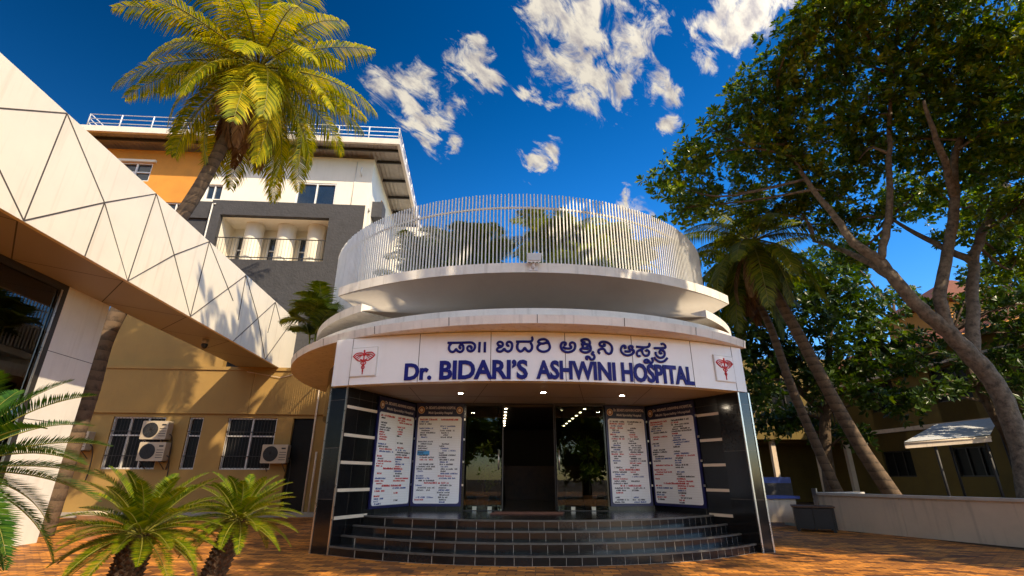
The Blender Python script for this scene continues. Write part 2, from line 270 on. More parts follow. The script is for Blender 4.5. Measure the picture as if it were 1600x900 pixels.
# ------------------------------------------------------------------ mesh helpers
class MB:
    def __init__(s): s.v = []; s.f = []; s.m = []; s.sm = []
    def add(s, vs, fs, mi=0, smooth=False):
        o = len(s.v); s.v.extend([tuple(map(float, p)) for p in vs])
        for f in fs: s.f.append(tuple(o+i for i in f)); s.m.append(mi); s.sm.append(smooth)
    def quad(s, a, b, c, d, mi=0): s.add([a, b, c, d], [(0, 1, 2, 3)], mi)
    def hexa(s, p, mi=0):  # 8 corners: bottom 0-3 (ccw), top 4-7
        s.add(p, [(3, 2, 1, 0), (4, 5, 6, 7), (0, 1, 5, 4), (1, 2, 6, 5), (2, 3, 7, 6), (3, 0, 4, 7)], mi)
    def box(s, x0, y0, z0, x1, y1, z1, mi=0, T=None):
        p = [(x0, y0, z0), (x1, y0, z0), (x1, y1, z0), (x0, y1, z0), (x0, y0, z1), (x1, y0, z1), (x1, y1, z1), (x0, y1, z1)]
        if T: p = [T(*q) for q in p]
        s.hexa(p, mi)
    def prism(s, poly, z0, z1, mi=0, T=None):
        n = len(poly); p = [(x, y, z0) for x, y in poly]+[(x, y, z1) for x, y in poly]
        if T: p = [T(*q) for q in p]
        s.add(p, [tuple(range(n-1, -1, -1)), tuple(range(n, 2*n))]+[(i, (i+1) % n, n+(i+1) % n, n+i) for i in range(n)], mi)
    def tube(s, pts, r, n=8, mi=0, caps=True, smooth=True, flat=None):
        pts = [Vector(p) for p in pts]; k = len(pts)
        rs = r if hasattr(r, '__len__') else [r]*k
        t0 = (pts[1]-pts[0]).normalized(); u = t0.orthogonal().normalized(); vs = []
        for i, p in enumerate(pts):
            t = (pts[min(i+1, k-1)]-pts[max(i-1, 0)])
            t = t.normalized() if t.length > 1e-9 else t0
            u = (u-t*u.dot(t)); u = u.normalized() if u.length > 1e-6 else t.orthogonal().normalized()
            w = t.cross(u)
            for j in range(n):
                a = 2*PI*j/n; vs.append(p+(u*math.cos(a)+w*math.sin(a))*rs[i])
        fs = [(i*n+j, i*n+(j+1) % n, (i+1)*n+(j+1) % n, (i+1)*n+j) for i in range(k-1) for j in range(n)]
        if caps: fs += [tuple(range(n-1, -1, -1)), tuple((k-1)*n+j for j in range(n))]
        s.add(vs, fs, mi, smooth)
    def cyl(s, x, y, z0, z1, r0, r1=None, n=20, mi=0, smooth=True):
        r1 = r0 if r1 is None else r1
        s.tube([(x, y, z0), (x, y, z1)], [r0, r1], n, mi, True, smooth)
    def arcring(s, cx, cy, prof, a0, a1, n, mi=0, close=True, smooth=False, endcaps=True):
        """sweep a profile [(r,z),...] about (cx,cy); angle 0 looks towards -y, grows to +x"""
        k = len(prof); vs = []
        for i in range(n+1):
            a = a0+(a1-a0)*i/n
            for r, z in prof: vs.append((cx+r*math.sin(a), cy-r*math.cos(a), z))
        fs = []
        for i in range(n):
            for j in range(k if close else k-1):
                j2 = (j+1) % k
                fs.append((i*k+j, (i+1)*k+j, (i+1)*k+j2, i*k+j2))
        if endcaps and close: fs += [tuple(range(k)), tuple(n*k+j for j in range(k-1, -1, -1))]
        s.add(vs, fs, mi, smooth)
    def each(s, name, mats, parent=None):
        """every separate piece becomes an object of its own"""
        par = list(range(len(s.v)))
        def fd(i):
            while par[i] != i: par[i] = par[par[i]]; i = par[i]
            return i
        for f in s.f:
            for i in f[1:]: par[fd(i)] = fd(f[0])
        gs = {}
        for k, f in enumerate(s.f): gs.setdefault(fd(f[0]), []).append(k)
        out = []
        for ks in gs.values():
            m = MB(); ids = sorted({i for k in ks for i in s.f[k]}); mp = {i: j for j, i in enumerate(ids)}
            m.v = [s.v[i] for i in ids]; m.f = [tuple(mp[i] for i in s.f[k]) for k in ks]; m.m = [s.m[k] for k in ks]; m.sm = [s.sm[k] for k in ks]
            out.append(m.build(name, mats, parent))
        return out
    def build(s, name, mats, parent=None, origin=None):
        me = bpy.data.meshes.new(name)
        o = bpy.data.objects.new(name, me); C.objects.link(o)
        off = (0, 0, 0)
        if parent is not None: o.parent = parent; off = WO.get(parent.name, (0, 0, 0))
        if origin is not None:
            o.location = Vector(origin)-Vector(off); off = origin
        WO[o.name] = tuple(off)
        v = np.array(s.v, dtype=np.float64).reshape(-1, 3)-np.array(off)
        me.from_pydata(v.tolist(), [], s.f)
        for m in (mats if isinstance(mats, (list, tuple)) else [mats]): me.materials.append(M[m] if isinstance(m, str) else m)
        me.polygons.foreach_set('material_index', s.m); me.polygons.foreach_set('use_smooth', s.sm)
        me.update()
        return o
WO = {}
def tag(o, label, cat, group=None):
    o['label'] = label; o['category'] = cat
    if group: o['group'] = group
    return o
def thing(name, label, cat, loc=(0, 0, 0), group=None):
    o = bpy.data.objects.new(name, None); C.objects.link(o); o.location = loc; o.empty_display_size = .3
    WO[o.name] = tuple(loc)
    return tag(o, label, cat, group)
def structure(o): o['kind'] = 'structure'; return o
def copy_thing(r, loc, rotz, label, scale=1):
    def cp(o, p):
        c = o.copy(); C.objects.link(c); c.parent = p
        for ch in o.children: cp(ch, c)
        return c
    c = cp(r, None); c.location = loc; c.rotation_euler = (0, 0, rotz); c.scale = (scale,)*3; c['label'] = label
    return c
def frame2(ox, oy, ang):
    """local frame: a along, b into depth, z up"""
    ca, sa = math.cos(ang), math.sin(ang)
    return lambda a, b, z: (ox+a*ca-b*sa, oy+a*sa+b*ca, z)
def lineframe(p0, p1):
    d = Vector((p1[0]-p0[0], p1[1]-p0[1])).normalized()
    return lambda s, o, z: (p0[0]+d.x*s-d.y*o, p0[1]+d.y*s+d.x*o, z)   # o>0: left of travel
def text_polys(body, offset=0., space=1.0):
    """outline of a line of lettering, unit size: returns verts(2d) and faces"""
    c = bpy.data.curves.new('lettering', 'FONT'); c.body = body; c.offset = offset; c.resolution_u = 3; c.space_character = space
    o = bpy.data.objects.new('lettering', c); C.objects.link(o)
    dg = bpy.context.evaluated_depsgraph_get(); dg.update()
    me = bpy.data.meshes.new_from_object(o.evaluated_get(dg))
    v = np.array([p.co[:] for p in me.vertices]); f = [tuple(p.vertices) for p in me.polygons]
    bpy.data.objects.remove(o); bpy.data.curves.remove(c); bpy.data.meshes.remove(me)
    return v, f
def put_text(mb, body, u0, u1, v0, v1, T, depth=.03, base=.0, offset=.0, mi=0, space=1.0):
    """fit the line into u0..u1 x v0..v1 and raise it as solid letters; T(u,out,z)"""
    v, f = text_polys(body, offset, space)
    lo, hi = v.min(0), v.max(0)
    if len(body) > 3: lo[1] = max(lo[1], -.02)
    k = np.array([(u1-u0)/(hi[0]-lo[0]), (v1-v0)/(hi[1]-lo[1])])
    q = [(u0+(p[0]-lo[0])*k[0], v0+(p[1]-lo[1])*k[1]) for p in v]; n = len(q)
    edges = {}
    for fc in f:
        for i in range(len(fc)):
            a, b = fc[i], fc[(i+1) % len(fc)]
            if (b, a) in edges: del edges[(b, a)]
            else: edges[(a, b)] = 1
    vs = [T(u, base+depth, z) for u, z in q]+[T(u, base, z) for u, z in q]
    mb.add(vs, list(f)+[(b, a, n+a, n+b) for a, b in edges], mi)
def smoothpath(p, k=5):
    p = [np.array(q, float) for q in p]
    if len(p) < 3: return p
    out = []
    for i in range(len(p)-1):
        a = p[max(i-1, 0)]; b = p[i]; c = p[i+1]; d = p[min(i+2, len(p)-1)]
        for j in range(k):
            t = j/k
            out.append(.5*((2*b)+(c-a)*t+(2*a-5*b+4*c-d)*t*t+(3*b-a-3*c+d)*t**3))
    out.append(p[-1]); return out
KANNADA = [[(-1.436, 4.007),(-1.283, 4.004),(-1.115, 4.003),(-0.956, 4.003),(-0.897, 3.985),(-0.861, 3.947),(-0.859, 3.888),(-0.888, 3.838),(-0.945, 3.815),(-1.0, 3.84),(-1.016, 3.89),(-0.986, 3.925),(-0.945, 3.919),(-0.928, 3.885),(-0.951, 3.868)], [(-1.358, 3.99),(-1.394, 3.942),(-1.399, 3.874),(-1.367, 3.825),(-1.316, 3.811),(-1.271, 3.837),(-1.252, 3.87),(-1.225, 3.836),(-1.174, 3.808),(-1.124, 3.821),(-1.097, 3.867),(-1.102, 3.926),(-1.134, 3.959),(-1.171, 3.944),(-1.179, 3.902),(-1.147, 3.876)], [(-1.134, 3.959),(-1.135, 3.994)], [(-0.762, 4.009),(-0.769, 3.79)], [(-0.653, 4.007),(-0.652, 3.789)], [(-0.393, 3.95),(-0.384, 3.992),(-0.339, 4.01),(-0.293, 3.987),(-0.285, 3.941),(-0.313, 3.903),(-0.366, 3.887),(-0.4, 3.853),(-0.386, 3.816),(-0.332, 3.803),(-0.284, 3.828),(-0.255, 3.861),(-0.226, 3.828),(-0.177, 3.805),(-0.12, 3.832),(-0.093, 3.899),(-0.096, 3.97),(-0.137, 4.007),(-0.185, 4.0),(-0.203, 3.962),(-0.182, 3.926),(-0.149, 3.932)], [(-0.393, 3.95),(-0.35, 3.926),(-0.305, 3.916)], [(-0.014, 4.013),(0.151, 4.014),(0.282, 4.017),(0.324, 4.049),(0.323, 4.096),(0.304, 4.113)], [(0.035, 3.992),(0.012, 3.924),(0.023, 3.849),(0.076, 3.807),(0.129, 3.833),(0.166, 3.882),(0.203, 3.833),(0.252, 3.809),(0.305, 3.851),(0.316, 3.927),(0.286, 3.99)], [(0.496, 3.973),(0.446, 3.937),(0.427, 3.886),(0.457, 3.836),(0.518, 3.809),(0.584, 3.81),(0.65, 3.839),(0.683, 3.899),(0.671, 3.966),(0.642, 4.029),(0.589, 4.066),(0.531, 4.069),(0.473, 4.051),(0.443, 4.013),(0.48, 3.984),(0.546, 3.976),(0.612, 3.998),(0.645, 3.98)], [(0.973, 3.956),(1.011, 3.965),(1.014, 4.001),(0.979, 4.015),(0.932, 3.993),(0.909, 3.929),(0.924, 3.87),(0.972, 3.825),(1.046, 3.806),(1.13, 3.824),(1.191, 3.869),(1.215, 3.937),(1.201, 3.994),(1.155, 4.016),(1.112, 3.995),(1.104, 3.951),(1.13, 3.918),(1.108, 3.888),(1.049, 3.884),(0.987, 3.895),(0.949, 3.917)], [(1.435, 4.026),(1.376, 4.032),(1.348, 4.061),(1.391, 4.088),(1.464, 4.091),(1.514, 4.067),(1.53, 4.016),(1.514, 3.982),(1.537, 3.936),(1.534, 3.872),(1.493, 3.829),(1.424, 3.812),(1.357, 3.824),(1.319, 3.865),(1.352, 3.893),(1.42, 3.892),(1.497, 3.896)], [(1.335, 3.979),(1.408, 3.991),(1.501, 3.981)], [(1.377, 3.968),(1.374, 3.917),(1.429, 3.906),(1.475, 3.942),(1.471, 3.98)], [(1.598, 3.839),(1.554, 3.78),(1.596, 3.769),(1.607, 3.715),(1.578, 3.674),(1.527, 3.672),(1.507, 3.703),(1.479, 3.727),(1.438, 3.718),(1.433, 3.68),(1.469, 3.673)], [(1.808, 3.998),(1.851, 3.996),(1.836, 3.966),(1.767, 3.962),(1.734, 3.995),(1.758, 4.036),(1.816, 4.056),(1.886, 4.051),(1.949, 4.022),(1.994, 3.969),(2.0, 3.892),(1.966, 3.823),(1.912, 3.803),(1.862, 3.835),(1.831, 3.893),(1.776, 3.905),(1.723, 3.884),(1.698, 3.836),(1.73, 3.796)], [(2.263, 3.944),(2.302, 3.951),(2.298, 3.989),(2.249, 3.991),(2.204, 3.937),(2.2, 3.868),(2.252, 3.811),(2.326, 3.79),(2.417, 3.81),(2.476, 3.858),(2.483, 3.909),(2.436, 3.915),(2.387, 3.93),(2.379, 3.972),(2.425, 3.999),(2.467, 3.982),(2.448, 3.946)], [(2.275, 3.874),(2.342, 3.871),(2.41, 3.881)], [(2.548, 3.989),(2.672, 3.986),(2.784, 3.99),(2.851, 4.019),(2.869, 4.06),(2.846, 4.08)], [(2.732, 3.981),(2.675, 3.925),(2.69, 3.845),(2.751, 3.804),(2.814, 3.831),(2.838, 3.893),(2.801, 3.929),(2.752, 3.909)], [(2.675, 3.925),(2.609, 3.913),(2.557, 3.871),(2.554, 3.811),(2.588, 3.787),(2.626, 3.798)], [(2.879, 3.775),(2.903, 3.738),(2.89, 3.677),(2.842, 3.656),(2.82, 3.694),(2.775, 3.723),(2.72, 3.708),(2.709, 3.666),(2.759, 3.657),(2.817, 3.681)], [(2.963, 3.983),(3.099, 3.993),(3.232, 4.007),(3.244, 4.061),(3.194, 4.097),(3.139, 4.084)], [(3.192, 3.996),(3.128, 3.956),(3.084, 3.909),(3.104, 3.876),(3.14, 3.891)], [(2.992, 3.903),(2.995, 3.843),(3.051, 3.792),(3.128, 3.788),(3.194, 3.835),(3.21, 3.905),(3.182, 3.942),(3.128, 3.956)], [(2.944, 3.792),(2.983, 3.734),(3.064, 3.699),(3.162, 3.71),(3.231, 3.759),(3.261, 3.792)]]
FJ = [[(-1.16, 6.74),(0.46, 7.96)], [(0.46, 7.96),(0.46, 5.61)], [(-0.68, 6.5),(0.46, 5.61)], [(0.46, 7.96),(1.98, 6.88)], [(1.98, 6.88),(3.31, 5.58)], [(0.46, 5.61),(1.98, 6.88)], [(1.98, 6.88),(3.38, 7.97)], [(1.98, 6.88),(1.95, 5.58)], [(3.38, 7.97),(3.31, 5.58)], [(3.38, 7.97),(4.66, 6.88)], [(4.66, 6.88),(6.04, 5.6)], [(3.31, 5.58),(4.66, 6.88)], [(4.66, 6.88),(6.06, 7.97)], [(6.06, 7.97),(6.04, 5.6)], [(6.06, 7.97),(8.18, 6.83)], [(6.04, 5.6),(8.66, 7.94)], [(8.66, 7.94),(8.78, 6.35)], [(8.66, 7.94),(10.13, 6.94)], [(10.13, 6.94),(11.48, 5.62)], [(8.74, 5.6),(11.46, 7.93)], [(11.46, 7.93),(11.28, 6.61)], [(11.46, 7.93),(12.51, 7.23)], [(11.48, 5.62),(13.64, 7.86)]]
BIG = [[5.17, 14.0, 10.53, 0.75], [6.03, 14.0, 11.41, 0.9], [5.98, 15.0, 10.15, 0.8], [6.98, 13.5, 11.94, 1.0], [6.96, 15.0, 10.79, 1.0], [7.67, 13.0, 12.96, 1.0], [8.48, 14.5, 11.78, 1.2], [8.64, 12.5, 13.83, 0.9], [8.59, 13.5, 12.6, 1.2], [8.69, 11.5, 14.12, 0.8], [9.79, 13.0, 13.51, 1.3], [9.2, 11.0, 14.6, 0.8], [9.59, 14.0, 11.95, 1.2], [10.18, 12.0, 14.13, 1.3], [11.24, 13.5, 12.88, 1.4], [9.92, 10.5, 14.52, 1.1], [11.53, 11.5, 14.39, 1.4], [12.29, 12.5, 13.05, 1.5], [12.99, 11.0, 14.62, 1.5], [13.62, 12.0, 13.36, 1.5], [14.38, 11.0, 13.59, 1.6], [15.07, 12.0, 12.35, 1.6], [13.52, 14.0, 11.96, 1.2], [14.34, 13.0, 11.71, 1.3], [15.11, 12.5, 10.61, 1.4], [12.11, 15.0, 11.61, 1.1], [8.97, 16.0, 10.6, 0.9], [10.44, 16.0, 10.88, 0.9], [14.39, 16.0, 11.45, 0.9], [16.83, 15.0, 10.06, 1.0], [16.71, 16.0, 11.18, 0.8], [16.06, 17.0, 11.21, 0.7], [12.11, 16.5, 10.63, 0.8], [15.75, 14.0, 7.9, 0.9], [13.19, 17.0, 9.26, 0.7], [17.06, 16.0, 8.08, 0.7], [14.76, 12.0, 8.95, 1.4], [14.81, 11.0, 10.78, 1.5], [15.18, 10.5, 13.04, 1.6], [11.06, 10.0, 15.17, 1.5], [12.7, 9.5, 14.75, 1.6], [11.02, 15.0, 10.81, 0.9], [13.23, 15.5, 10.21, 0.75], [14.81, 15.0, 11.09, 0.85], [12.53, 16.0, 10.22, 0.7], [15.5, 15.5, 9.45, 0.6], [16.55, 15.0, 8.95, 0.8], [9.94, 14.5, 11.26, 0.9], [15.49, 14.0, 11.32, 1.0], [15.75, 13.5, 9.2, 0.9], [14.27, 13.5, 12.89, 1.1], [11.99, 14.0, 11.96, 1.0]]
BGT = [[10.85, 22.0, 10.87, 1.6], [11.49, 21.0, 8.57, 1.5], [10.83, 22.0, 7.06, 1.5], [12.46, 22.0, 6.47, 1.5], [13.38, 21.0, 7.98, 1.6], [14.58, 21.0, 9.51, 1.5], [16.26, 22.0, 8.93, 1.4], [14.66, 21.0, 6.25, 1.3], [15.99, 21.0, 7.11, 1.1], [13.04, 21.0, 5.14, 1.0], [10.28, 21.0, 4.86, 1.1], [16.6, 21.0, 6.26, 0.9], [14.1, 20.0, 4.46, 0.8], [14.19, 23.0, 10.96, 1.6], [17.02, 23.0, 12.04, 1.4], [18.98, 23.0, 9.61, 0.9], [10.7, 23.0, 9.25, 1.5], [12.48, 23.0, 3.9, 0.9], [13.95, 23.0, 3.35, 0.8], [14.25, 21.0, 2.93, 0.6], [16.21, 21.0, 4.35, 0.8], [17.88, 21.0, 6.83, 0.9], [12.09, 24.0, 3.86, 0.8]]
BGT2 = [[19.77, 19.0, 7.92, 1.0], [19.1, 18.0, 6.56, 1.1], [18.94, 17.0, 7.49, 1.2], [21.92, 20.0, 9.45, 1.0], [17.67, 17.0, 4.67, 0.9], [18.26, 18.0, 5.58, 0.7], [14.94, 17.5, 4.53, 0.5], [14.36, 17.5, 4.08, 0.5], [16.26, 18.0, 4.51, 0.5], [15.36, 18.5, 5.68, 0.6], [16.33, 18.0, 5.45, 0.5], [16.86, 17.5, 4.54, 0.5], [18.2, 19.0, 7.92, 0.7], [17.84, 19.5, 8.37, 0.5], [19.36, 19.0, 9.04, 0.9], [17.28, 17.0, 3.59, 0.6]]
# ------------------------------------------------------------------ ground
g = MB(); g.quad((-400, -300, -.02), (400, -300, -.02), (400, 700, -.02), (-400, 700, -.02)); structure(g.build('ground', 'soil'))
g = MB(); g.quad((-45, -30, 0), (9.6+7.2, -30, 0), (10.2, 15.1, 0), (-45, 15.1, 0)); g.quad((-45, 15.1, 0), (9.6, 15.1, 0), (9.2, 32, 0), (-45, 32, 0)); structure(g.build('paved_forecourt', 'paver'))

# ------------------------------------------------------------------ entrance pavilion
PV = thing('entrance_pavilion', 'round white hospital entrance pavilion with black granite steps and a slatted roof terrace', 'building', (.5, 12, 0))
SX, SY, SR = .10, 20.91, 11.0          # sign wall circle
def sgn(u, o, z):                       # on the curved sign: u along, o outwards
    a = u/SR; return (SX+(SR+o)*math.sin(a), SY-(SR+o)*math.cos(a), z)
JL0, JL1 = (-3.5, 10.7), (-2.5, 13.1)   # left jamb, right jamb
JR0, JR1 = (3.62, 13.6), (5.05, 11.25)
# steps: four risers, concentric arcs trimmed by the jambs
STX, STY = .38, 16.15
def jambx(y, left):
    p, q = (JL0, JL1) if left else (JR1, JR0)
    return p[0]+(q[0]-p[0])*(y-p[1])/(q[1]-p[1])
steps = MB(); nose = MB()
for k in range(4):
    r = 6.71-.31*k; z0, z1 = (0 if k == 0 else .16*k-.002), .16*(k+1)
    def hit(left):
        lo, hi = (-PI/2*.8, 0) if left else (0, PI/2*.8)
        for _ in range(50):
            a = (lo+hi)/2; x, y = STX+r*math.sin(a), STY-r*math.cos(a)
            inside = x > jambx(y, True) if left else x < jambx(y, False)
            if left: lo, hi = (lo, a) if inside else (a, hi)
            else: lo, hi = (a, hi) if inside else (lo, a)
        return (lo+hi)/2
    a0, a1 = hit(True)-.001, hit(False)+.001; n = 56
    arc = [(STX+r*math.sin(a0+(a1-a0)*i/n), STY-r*math.cos(a0+(a1-a0)*i/n)) for i in range(n+1)]
    nr = r-.33 if k < 3 else None
    for i in range(n):
        (x0, y0), (x1, y1) = arc[i], arc[i+1]
        steps.quad((x0, y0, z0), (x1, y1, z0), (x1, y1, z1-.025), (x0, y0, z1-.025), 0)
        t0 = (a0+(a1-a0)*i/n, a0+(a1-a0)*(i+1)/n)
        pr = lambda a, rr, z: (STX+rr*math.sin(a), STY-rr*math.cos(a), z)
        for (ra, za, rb, zb) in ((r+.018, z1-.028, r+.018, z1), (r+.018, z1, r-.045, z1+.001), (r, z1-.028, r+.018, z1-.028)):
            nose.quad(pr(t0[0], ra, za), pr(t0[1], ra, za), pr(t0[1], rb, zb), pr(t0[0], rb, zb))
        if k < 3: steps.quad(pr(t0[0], r-.045, z1), pr(t0[1], r-.045, z1), pr(t0[1], nr, z1), pr(t0[0], nr, z1), 1)
    if k == 3:
        poly = [(x, y, z1) for x, y in arc[::1]]+[(3.62, 13.6, z1), (2.41, 13.4, z1), (2.41, 14.2, z1), (-1.2, 14.2, z1), (-1.2, 13.15, z1), (-2.5, 13.1, z1)]
        cpt = (.6, 12.2, z1)
        steps.add([cpt]+poly, [(0, i+1, (i+1) % len(poly)+1) for i in range(len(poly))], 1)
st_o = steps.build('steps', ['riser', 'tread'], PV); nose.each('step_nosing', 'nosing', st_o)
# legs of the portal and jamb walls with pale strips
def leg(p0, p1, back, nm):
    b = MB(); (x0, y0), (x1, y1), (bx, by) = p0, p1, back
    b.prism([p0, p1, (x1+bx, y1+by), (x0+bx, y0+by)], 0, 3.208)
    o = b.build(nm, 'leg', PV)
    e = MB(); d = Vector((x1-x0, y1-y0)).normalized()
    for px, py in (p0, p1):
        e.prism([(px-d.x*.018-d.y*-.012, py-d.y*.018-d.x*.012), (px+d.x*.018+d.y*.012, py+d.y*.018-d.x*.012), (px+d.x*.018, py+d.y*.018+.03), (px-d.x*.018, py-d.y*.018+.03)], .0, 3.2)
    e.each('edge_trim', 'steel', o)
leg((-3.93, 10.86), (-3.52, 10.68), (.22, .55), 'portal_leg'); leg((5.07, 11.17), (5.34, 11.27), (-.3, .5), 'portal_leg')
for (p0, p1, s0, s1, side) in ((JL0, JL1, .01, 1.02, -1), (JR0, JR1, 1.64, 2.72, -1)):
    T = lineframe(p0, p1); Ln = math.dist(p0, p1)
    b = MB(); b.box(0, 0, 0, Ln, .22, 3.208, 0, T); o = b.build('side_wall', 'granite', PV)
    e = MB()
    for z in (2.80, 2.225, 1.68, 1.15, .64): e.box(s0, -.02, z-.032, s1, -.001, z+.03, 0, T)
    e.each('wall_strip', 'trim', o)
for (p0, p1) in ((JL1, (-1.18, 13.15)), ((2.41, 13.4), JR0)):
    T = lineframe(p0, p1); b = MB(); b.box(0, 0, .6, math.dist(p0, p1), .2, 3.208, 0, T); b.build('back_wall', 'granite', PV)
# sign fascia
b = MB(); b.arcring(SX, SY, [(SR, 3.21), (SR, 4.225), (SR-.25, 4.225), (SR-.25, 3.21)], -4.06/SR, 5.42/SR, 48)
fa = b.build('sign_fascia', 'sign', PV)
b = MB()
for u in (-3.62, -2.04, -.53, 1.0, 2.45, 3.9, 5.1): b.arcring(SX, SY, [(SR+.001, 3.215), (SR+.001, 4.22), (SR+.004, 4.22), (SR+.004, 3.215)], (u-.006)/SR, (u+.006)/SR, 1)
b.each('panel_joint', 'joint', fa)
b = MB(); TS = lambda u, o, z: sgn(u, o, z)
for w, u0, u1, z0, z1 in (('Dr.', -2.324, -1.74, 3.245, 3.60), ("BIDARI'S".replace("'", "\u2019"), -1.575, .227, 3.25, 3.635), ('ASHWINI', .394, 2.044, 3.255, 3.63), ('HOSPITAL', 2.169, 3.885, 3.25, 3.64)):
    put_text(b, w, u0, u1, z0, z1, TS, .022, .004, .034, 0, .97)
b.build('english_lettering', 'blue', fa)
b = MB(); ki = 0
for s in KANNADA:
    p = smoothpath(s, 4); ki += 1
    path = [(u, z) for u, z in p]
    mb2 = MB(); mb2.tube([(u, 0, z) for u, z in path], .0265, 10)
    vs = [sgn(v[0], .012+v[1]*.5+.0004*ki, v[2]) for v in mb2.v]; b.add(vs, mb2.f, 0, True)
b.build('kannada_lettering', 'blue', fa)
# porch soffit with panel joints and downlights
b = MB()
arc = [sgn(-4.0+9.36*i/40, -.26, 3.212)[:2] for i in range(41)]
poly = arc+[(4.95, 11.6), (3.7, 13.9), (2.4, 13.9), (-1.2, 13.9), (-2.6, 13.5), (-3.5, 11.2)]
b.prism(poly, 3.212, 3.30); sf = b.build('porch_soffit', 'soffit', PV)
b = MB()
for x0, y0, x1, y1 in ((-.5, 10.3, -1.0, 13.1), (1.4, 10.3, 1.9, 13.1), (3.0, 10.6, 3.2, 13.3), (-2.2, 10.7, -2.3, 13.0), (-2.9, 11.9, 4.5, 12.2)):
    T = lineframe((x0, y0), (x1, y1)); b.box(0, -.006, 3.2085, math.dist((x0, y0), (x1, y1)), .006, 3.2105, 0, T)
b.build('panel_joint', 'joint', sf)
for x, y in ((-1.16, 11.38), (.72, 11.25), (2.58, 11.67)):
    b = MB(); b.cyl(x, y, 3.190, 3.2115, .10, .085, 20); r_ = b.build('downlight', 'steel', sf)
    b = MB(); b.cyl(x, y, 3.186, 3.1895, .052, .052, 16); b.build('bulb', 'lamp', r_)
# canopy ring, kerb, drum
CXc, CYc = .50, 16.60
def A(deg): return math.radians(deg)
b = MB(); b.arcring(CXc, CYc, [(7.28, 4.235), (7.30, 4.41), (5.0, 4.45), (5.0, 4.26)], A(-175), A(43), 110)
cn = b.build('canopy', 'slab', PV)
b = MB()
for d in range(-84, 47, 14): b.arcring(CXc, CYc, [(7.285, 4.24), (7.307, 4.408), (7.310, 4.408), (7.288, 4.24)], A(d)-.0009, A(d)+.0009, 1)
b.each('canopy_joint', 'joint', cn)
b = MB(); b.arcring(CXc, CYc, [(6.95, 4.40), (6.95, 4.66), (6.75, 4.66), (6.75, 4.40)], A(-120), A(44), 90); b.build('canopy_kerb', 'slab', PV)
b = MB(); b.arcring(.3, 18.7, [(6.35, 4.45), (6.35, 5.18), (6.1, 5.18), (6.1, 4.45)], A(-140), A(140), 100); b.build('drum_wall', 'slab', PV)
# dark curved wall under the left sweep of the canopy
b = MB(); b.arcring(CXc, CYc, [(6.25, 2.92), (6.25, 4.234), (6.0, 4.234), (6.0, 2.92)], A(-95), A(-42), 40); b.build('dark_apron', 'leg', PV)
b = MB(); b.arcring(CXc, CYc, [(5.8, 0), (5.8, 2.915), (5.5, 2.915), (5.5, 0)], A(-92), A(-46), 30); b.build('dark_side_wall', 'granite', PV)
b = MB(); b.prism([(5.3, 11.9), (4.6, 12.4), (6.2, 16), (6.9, 15.6)], 0, 4.23); b.build('dark_side_wall', 'granite', PV)
# balcony: front slab, sloping soffit down to the lower disc
RX, RY = .36, 18.8
tl, tr = -37.2, 43.0
b = MB(); b.arcring(RX, RY, [(8.2, 5.86), (8.2, 6.10), (6.3, 6.10), (6.3, 5.86)], A(tl), A(tr), 80, smooth=False); bl = b.build('balcony_slab', 'slab', PV)
LX, LY, LR = .35, 16.0, 6.36; ta, tb = -37.5, 43.0
b = MB(); n = 60; vs = []
nl, nr_ = (LX+LR*math.sin(A(ta)), LY-LR*math.cos(A(ta))), (LX+LR*math.sin(A(tb)), LY-LR*math.cos(A(tb)))
for i in range(n+1):
    t = i/n; a = A(tl+(tr-tl)*t); R1 = 8.185; s_ = math.sin(PI*t)
    m_ = (nl[0]*(1-t)+nr_[0]*t, nl[1]*(1-t)+nr_[1]*t+.9*s_)
    o_ = (RX+R1*math.sin(a), RY-R1*math.cos(a))
    a2 = A(-44+88*t)
    for q in range(5): vs.append((o_[0]+(m_[0]-o_[0])*q/4, o_[1]+(m_[1]-o_[1])*q/4, 5.858+(5.02+.2*s_-5.858)*(q/4)))
    vs.append((.3+6.2*math.sin(a2), 18.7-6.2*math.cos(a2), 5.02+.2*s_))
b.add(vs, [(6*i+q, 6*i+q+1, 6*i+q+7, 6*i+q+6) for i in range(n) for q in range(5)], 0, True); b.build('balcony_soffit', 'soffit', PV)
b = MB()
for d0, d1 in ((-120, ta), (tb, 120)):
    b.arcring(LX, LY, [(LR, 5.0), (LR, 5.2), (4.4, 5.2), (4.4, 5.0)], A(d0), A(d1), 50)
b.each('lower_ring', 'slab', PV)
# slatted screen of the terrace
b = MB(); GX, GY, GR = .25, 18.88, 7.0
nb = 336
for i in range(nb):
    a = A(-138+276*i/(nb-1)); low = 6.08 if A(tl)+.02 < a < A(tr)-.02 else 5.2
    h = 8.75+random.uniform(-.012, .012); t = random.uniform(-.003, .003)
    c_, s_ = math.cos(a), math.sin(a)
    def Tb(u, o, z): return (GX+(GR+o)*s_+u*c_, GY-(GR+o)*c_+u*s_, z)
    b.box(-.0145+t, -.018, low, .0145+t, .018, h, 0, Tb)
gr = b.build('slatted_screen', 'bars', PV)
b = MB()
for z in (8.32, 6.5): b.arcring(GX, GY, [(GR-.032, z), (GR-.032, z+.05), (GR-.075, z+.05), (GR-.075, z)], A(-138), A(138), 110)
b.build('screen_rail', 'bars', gr)
b = MB(); b.arcring(GX, GY, [(6.6, 6.02), (6.6, 6.098), (.05, 6.098), (.05, 6.02)], A(-180), A(180), 80, endcaps=False); b.build('terrace_floor', 'slab', PV)
